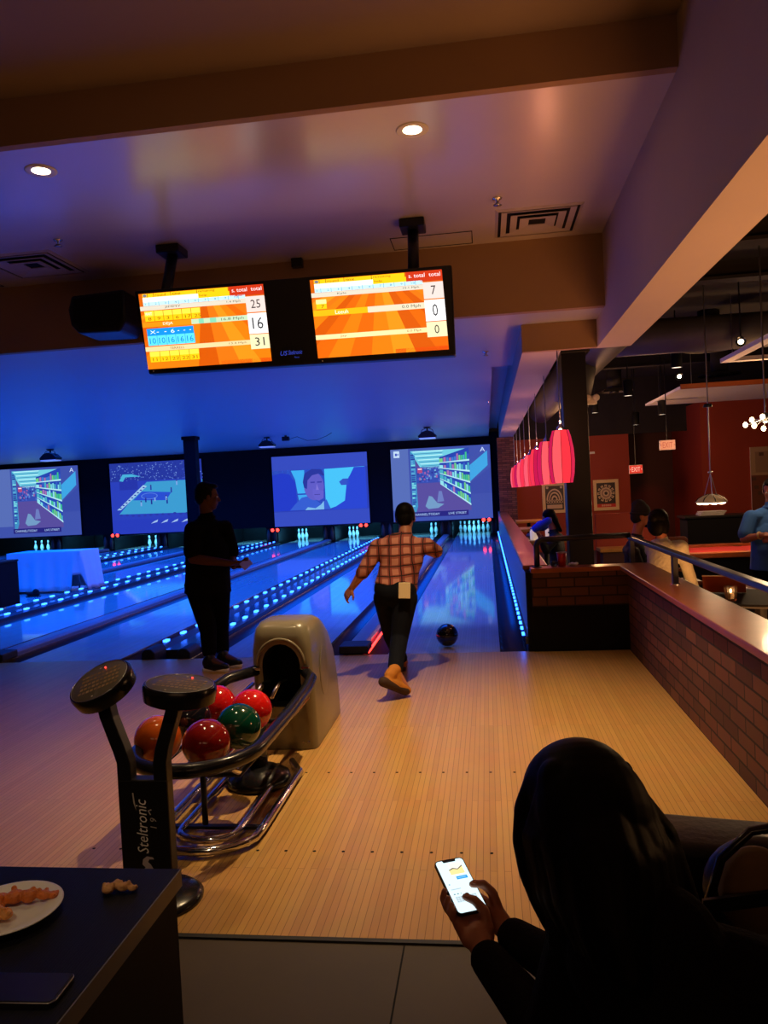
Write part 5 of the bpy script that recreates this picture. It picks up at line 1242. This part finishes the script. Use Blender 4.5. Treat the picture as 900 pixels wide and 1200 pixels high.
# man in blue tee
y3 = 9.4
J = dict(head=PX(904,575,y3), neck=PX(903,592,y3), shL=PX(928,606,y3+.03), shR=PX(880,606,y3-.03), pel=PX(904,662,y3), elL=PX(936,636,y3-.08), wrL=PX(912,630,y3-.27), elR=PX(872,632,y3-.10), wrR=PX(893,627,y3-.28))
for q, g in (('L',1),('R',-1)):
    J['hip'+q] = J['pel']+Vector((g*.10,0,-.03)); J['kn'+q] = Vector((J['hip'+q].x+g*.02, y3-.02, .16)); J['an'+q] = Vector((J['kn'+q].x, y3+.02, ZF+.10)); J['toe'+q] = J['an'+q]+Vector((g*.04,-.18,-.055))
person('person', 'man in a blue tee at the right edge standing by the pool table', J, (J['pel'].x, y3, ZF), 1.12, 'skin', face=(-.45,-.9,-.3), top=mat('blue_tee', lin((58,110,186)), .85, var=.08, bump=.1, bscale=12), sleeve='short', trousers=(BK,.6), shoes=(MT['black'],MT['white']), belly=.07,
       handL=dict(d=(-1,-.2,0),pn=(0,.5,-1),side=-1,curl=.6), handR=dict(d=(1,-.2,0),pn=(0,.5,-1),side=1,curl=.6))
w_ = J['wrR']; e_ = (J['elR']-w_).normalized()
t = MB().tube([w_+e_*.03+ (e_.orthogonal().normalized()*math.cos(a*PI/10)+e_.cross(e_.orthogonal().normalized())*math.sin(a*PI/10))*.038 for a in range(20)],.011,8,True).build('wristband', MT['cream'], None, True); tag(t, 'pale wristband on the forearm of the man in the blue tee', 'wristband')
# person at the bar
y4 = 10.6
J = seated(PX(643,607,y4), PX(648,622,y4), PX(650,632,y4-.20), PX(655,630,y4+.2), PX(658,672,y4), (-.35,-.9,0), PX(640,645,y4-.25), PX(634,632,y4-.3), PX(642,645,y4+.25), PX(634,630,y4+.15))
stool((J['pel'].x, y4, ZF), 'bar stool under the long-haired person at the bar')
tt = person('person', 'long-haired person in a black coat sitting at the bar in front of the pillar', J, (J['pel'].x, y4, ZF), .92, 'skin', face=(-.9,-.2,-.35), hair='long', top=mat('black_coat',(.008,.007,.009),.7,var=.3), sleeve='long', trousers=(BK,.95), shoes=(MT['black'],MT['rubber']))
b_ = PX(637,616,y4-.32)
t = blob(MB().capsule((-.10,0,-.03),(.06,0,.06),.055,.05).ell((-.02,.02,.0),(.09,.05,.07)), 'blue_scarf', mat('royal_blue_cloth', lin((36,70,220)), .8, var=.1), None, .006, 2); t.location = b_; tag(t, 'bright blue cloth held by the person at the bar', 'cloth')
t = thing('handbag', 'grey slouchy bag lying on the bar table left of the seated person', 'bag', (.68, 12.42, ZF+1.03))
blob(MB().ell((0,-.15,.05),(.10,.16,.05)).ell((.03,-.05,.06),(.08,.1,.06)), 'bag_body', mat('grey_bag',(.10,.07,.08),.6,var=.3), t, .006, 2); MB().tube([(-.05,-.22,.08),(-.02,-.2,.17),(.02,-.12,.19),(.05,-.04,.11)],.008,6).build('strap', MT['rubber'], t, True)

# ------------------------------------------------------------------ sofa, woman with phone, handbag
LEATH = mat('black_leather', (.012,.011,.011), .45, var=.25, vscale=10, bump=.15, bscale=60, spec=.35)
t = thing('sofa', 'low black leather sofa at the lower right, its back towards the lanes', 'sofa', (.75, 1.67, 0), -.20)
def pad(x0,y0,z0,x1,y1,z1,name,r=.03):
    o = MB().box(x0,y0,z0,x1,y1,z1).build(name, LEATH, t); b = o.modifiers.new('b','BEVEL'); b.width = r; b.segments = 4
    for p in o.data.polygons: p.use_smooth = True
    return o
pad(-.52,.12,.06,.40,.32,.69,'backrest'); pad(-.52,-.50,.20,-.05,.12,.38,'seat_cushion',.04); pad(-.04,-.50,.20,.40,.12,.38,'seat_cushion',.04); pad(-.52,-.5,.06,.40,.12,.20,'base',.01)
for x in (-.46,.34):
    for y in (-.44,.26): MB().cyl((x,y,0),(x,y,.07),.025).build('foot', MT['black_sheen'], t)
# woman
HD = Vector((.135,1.40,.955)); SW = mat('black_knit_sleeve', (.007,.005,.006), .9, var=.3, vscale=60, bump=.3, bscale=140, spec=.06)
fdir = Vector((-.42,.70,-.58)).normalized()
t = thing('person', 'dark-haired woman seated low in front, seen from behind, texting on a phone', 'person', (.36,1.18,.38)); off = t.location.copy()
J = dict(head=HD, neck=Vector((.185,1.31,.865)), shL=Vector((.135,1.335,.785)), shR=Vector((.370,1.235,.770)), pel=Vector((.36,1.13,.49)))
PB = Vector((-.072,1.69,.618)); PT_ = at(525,1007,1.69)
# the held phone: long axis from PB up to the top edge
ld = None
for k in range(200):
    q = at(525,1007,1.62+k*.002)
    if (q-PB).length >= .147 and k*.002+1.62 > 1.69: ld = (q-PB).normalized(); break
if ld is None: ld = (at(525,1007,1.76)-PB).normalized()
PC = PB + ld*.0735
nn = (HD + Vector((0,.05,0)) - PC); nn = (nn - ld*nn.dot(ld)).normalized(); view = (CAM-PC); view = (view-ld*view.dot(ld)).normalized(); nn = (nn*.75+view*.25).normalized(); wx = ld.cross(nn)
PM = Matrix((wx, ld, nn)).transposed().to_4x4(); PM.translation = PC
def W(x, y, z): return PM @ Vector((x, y, z))
wrL, wrR = W(-.002,-.150,-.040), W(.082,-.105,-.055)
elL, elR = Vector((.075,1.46,.50)), Vector((.185,1.50,.565))
for q, g in (('L',-1),('R',1)):
    J['hip'+q] = J['pel']+Vector((g*.09,.02,-.03))
J['knL'] = Vector((.13,1.55,.47)); J['knR'] = Vector((.33,1.58,.47)); J['anL'] = Vector((.15,1.60,.10)); J['anR'] = Vector((.33,1.62,.10)); J['toeL'] = J['anL']+Vector((-.02,.16,-.055)); J['toeR'] = J['anR']+Vector((-.02,.16,-.055))
b = MB(); torso(b, J, .92); P, A = head(b, HD, fdir, (0,.5,1), .98); b.capsule(J['neck'], P(0,-.02,-.05), .052, .05)
limb(b, J['shL'], elL, wrL, .046, .038, .026); limb(b, J['shR'], elR, wrR, .046, .038, .026)
for q in 'LR': limb(b, J['hip'+q], J['kn'+q], J['an'+q], .082, .055, .04); b.capsule(J['an'+q], J['toe'+q], .038, .028)
def chain(pts, r0=.0095, r1=.0075):
    n = len(pts)-1
    for i in range(n): b.capsule(pts[i], pts[i+1], r0+(r1-r0)*i/n, r0+(r1-r0)*(i+1)/n, 10)
# left hand cradling the phone from below and behind, thumb on the glass
b.capsule(wrL, W(.0,-.105,-.034), .026, .030); b.capsule(W(-.022,-.112,-.034), W(-.030,-.065,-.030), .019, .015); b.capsule(W(.0,-.108,-.036), W(-.008,-.062,-.034), .021, .016); b.capsule(W(.018,-.112,-.034), W(.012,-.068,-.034), .020, .016)
for k, (x, y, ty) in enumerate(((-.030,-.060,-.012),(-.022,-.058,-.034),(-.010,-.060,-.052),(.004,-.066,-.066))):
    chain([W(x,y,-.030), W(x-.012-.006*k,y+.028-.006*k,-.030), W(-.046,ty,-.018), W(-.0425,ty+.004,.001)], .0098-.0006*k, .0078)
chain([W(.022,-.108,-.020), W(.022,-.082,.004), W(.008,-.060,.015), W(-.008,-.042,.0105)], .0145, .0085)
# right hand
b.capsule(wrR, W(.066,-.070,-.044), .024, .027); b.capsule(W(.072,-.075,-.046), W(.052,-.030,-.034), .020, .014); b.capsule(W(.062,-.085,-.046), W(.046,-.052,-.036), .019, .014)
for k, y in enumerate((-.012,-.030,-.047,-.062)):
    chain([W(.052,y-.008,-.034), W(.036,y+.010,-.036), W(.016,y+.014,-.028), W(-.004,y+.014,-.021)], .0095-.0005*k, .0075)
chain([W(.074,-.062,-.034), W(.066,-.036,-.004), W(.046,-.022,.014), W(.022,-.014,.0105)], .0135, .0085)
blob(b, 'body', MT['skin'], t, .0042, 3, off); eyes(P, A, .98, t, off)
for (pp, qq) in ((W(-.008,-.042,.0185), W(-.003,-.046,.019)),(W(.022,-.014,.0185), W(.028,-.017,.019))):
    MB().ell((pp+qq)/2, (.006,.006,.0018), (wx, ld, nn), 12, 8).build('thumbnail', mat('nail',lin((206,140,120)),.3), t, True, off=off)
h = MB(); torso(h, J, .92, .018)
for q, e, w_ in (('L',elL,wrL),('R',elR,wrR)):
    h.capsule(J['sh'+q], e, .064, .058); h.capsule(e, e+(w_-e)*.93, .056, .040)
    for k in range(7): c = e+(w_-e)*(.2+.11*k); h.ell(c, (.051-.0016*k,)*3, n=12, m=8)
blob(h, 'sweater', SW, t, .005, 1, off)
h = MB(); h.ell(J['pel'], (.17,.14,.13))
for q in 'LR': h.capsule(J['hip'+q], J['kn'+q], .096, .070); h.capsule(J['kn'+q], J['an'+q], .068, .052)
blob(h, 'trousers', BK, t, .008, 2, off)
for q in 'LR':
    h = MB(); h.capsule(J['an'+q], J['an'+q]-Vector((0,.02,.03)), .048, .046); h.capsule(J['an'+q]-Vector((0,.02,.05)), J['toe'+q], .044, .032); blob(h, 'shoe', MT['black_sheen'], t, .006, 2, off)
# long straight hair
h = MB(); R = random.Random(11)
h.ell(P(0,-.018,.040), (.100,.108,.095), A, 24, 16); h.ell(P(0,-.055,-.01), (.108,.085,.12), A, 24, 16)
for k in range(46):
    f = k/45
    root = P(-.080+.160*f + R.uniform(-.006,.006), -.055-.03*math.sin(PI*f), .02+R.uniform(-.02,.03))
    # ends spread over shoulders and back
    e0 = at(648+ (832-648)*f, 1082 - 0*f + 75*math.sin(PI*f*.85) + R.uniform(-8,8), 1.36 - .18*math.sin(PI*min(1,f*1.05)) - .06*f)
    m1 = root*.62+e0*.38 + Vector((-.020*(1-f) if f < .5 else .010*f, -.035*math.sin(PI*f), .012))
    m2 = root*.25+e0*.75 + Vector((-.014*(1-f), -.02*math.sin(PI*f), .004))
    pts = [root, m1, m2, e0]; rr = [.024 if f < .1 or f > .9 else .034,.030,.022,.009]
    for i in range(3): h.capsule(pts[i], pts[i+1], rr[i], rr[i+1], 9)
for k in range(10):
    root = P(.0+R.uniform(-.06,.09), .03-.01*k, .075); e = P(-.082, -.01-.008*k, -.06-R.uniform(0,.04)) if k % 2 else P(.082, -.01-.006*k, -.07)
    h.capsule(root, e, .022, .016, 9)
lk = [at(630,918,1.40), at(619,948,1.395), at(617,985,1.385), at(624,1020,1.38), at(637,1052,1.375), at(652,1080,1.36)]
for a, b_ in zip(lk, lk[1:]): h.capsule(a, b_, .026, .026, 12)
blob(h, 'hair', MT['hair'], t, .0045, 3, off)
# phone in her hands
t = thing('smartphone', 'bright white phone screen held in both hands by the seated woman', 'phone', (0,0,0)); t.matrix_world = PM @ Matrix.Translation((0,0,-.009))
MB().prism(rrect(.0365,.0740,.010), 'z', 0, .0085).build('case', MT['black_sheen'], t, 'auto')
p = Pic(); rr_ = [((x+.0345)/.069, (y+.0715)/.143) for x, y in rrect(.0345,.0715,.008)]
p.poly(rr_, (206,232,238), 0); p.poly([(.25,1.0),(.28,.955),(.72,.955),(.75,1.0)],(8,8,10),1); p.rect(.42,.968,.58,.978,(40,40,46),2)
p.rect(.40,.80,.86,.93,(226,214,206),1); p.poly([(.34,.70),(.86,.70),(.86,.84),(.66,.80),(.50,.83),(.34,.80)],(222,206,140),2); p.poly([(.34,.80),(.50,.83),(.66,.80),(.86,.86),(.86,.84),(.66,.785),(.50,.81),(.34,.785)],(60,66,60),3)
p.poly([(.48,.60),(.88,.60),(.88,.66),(.48,.66)],(40,140,206),1); p.rect(.52,.622,.82,.636,(120,190,230),2)
for k, (x0, x1, y, c) in enumerate(((.10,.16,.52,(130,150,160)),(.10,.46,.42,(170,186,194)),(.12,.18,.33,(110,130,140)),(.24,.30,.33,(110,130,140)),(.36,.40,.33,(150,170,176)),(.84,.88,.40,(110,130,140)))): p.rect(x0,y,x1,y+.022,c,1)
p.rect(.12,.18,.88,.30,(190,206,212),1)
for r in range(3):
    for k in range(9): p.rect(.14+k*.082,.19+r*.036,.20+k*.082,.214+r*.036,(160,180,188),2)
p.build('screen', (-.0345,-.0715,.0088), (.069,0,0), (0,.143,0), M_PHONE, t, eps=.0003)
# handbag on the sofa back
hb_ = at(884,1046,1.68)
t = thing('handbag', 'black handbag with tan panel and a raised strap, on the sofa at the right edge', 'bag', (hb_.x+.02, 1.68, hb_.z-.01))
blob(MB().ell((0,0,.02),(.125,.075,.11)).ell((0,0,-.06),(.14,.085,.06)), 'bag_body', MT['black_sheen'], t, .006, 2)
bp_ = blob(MB().ell((-.03,-.045,.035),(.075,.045,.095)), 'tan_panel', mat('tan_suede', lin((112,86,58)), .8, var=.35, vscale=14), t, .005, 2)
MB().tube([(-.10,-.05,-.05),(-.125,-.06,.03),(-.10,-.06,.11),(-.04,-.055,.165),(.03,-.05,.175),(.10,-.04,.15)], .010, 8).build('handle', MT['black_gloss'], t, True)
MB().prism([(-.15,.02),(.16,.07),(.16,.095),(-.15,.048)],'y',-.107,-.098).build('strap', MT['black_sheen'], t)
for q in (-.115,-.05): MB().tube([(q+.011*math.cos(a*PI/8),-.092,-.04+.011*math.sin(a*PI/8)) for a in range(16)],.0028,6,True).build('ring', MT['chrome'], t, True)
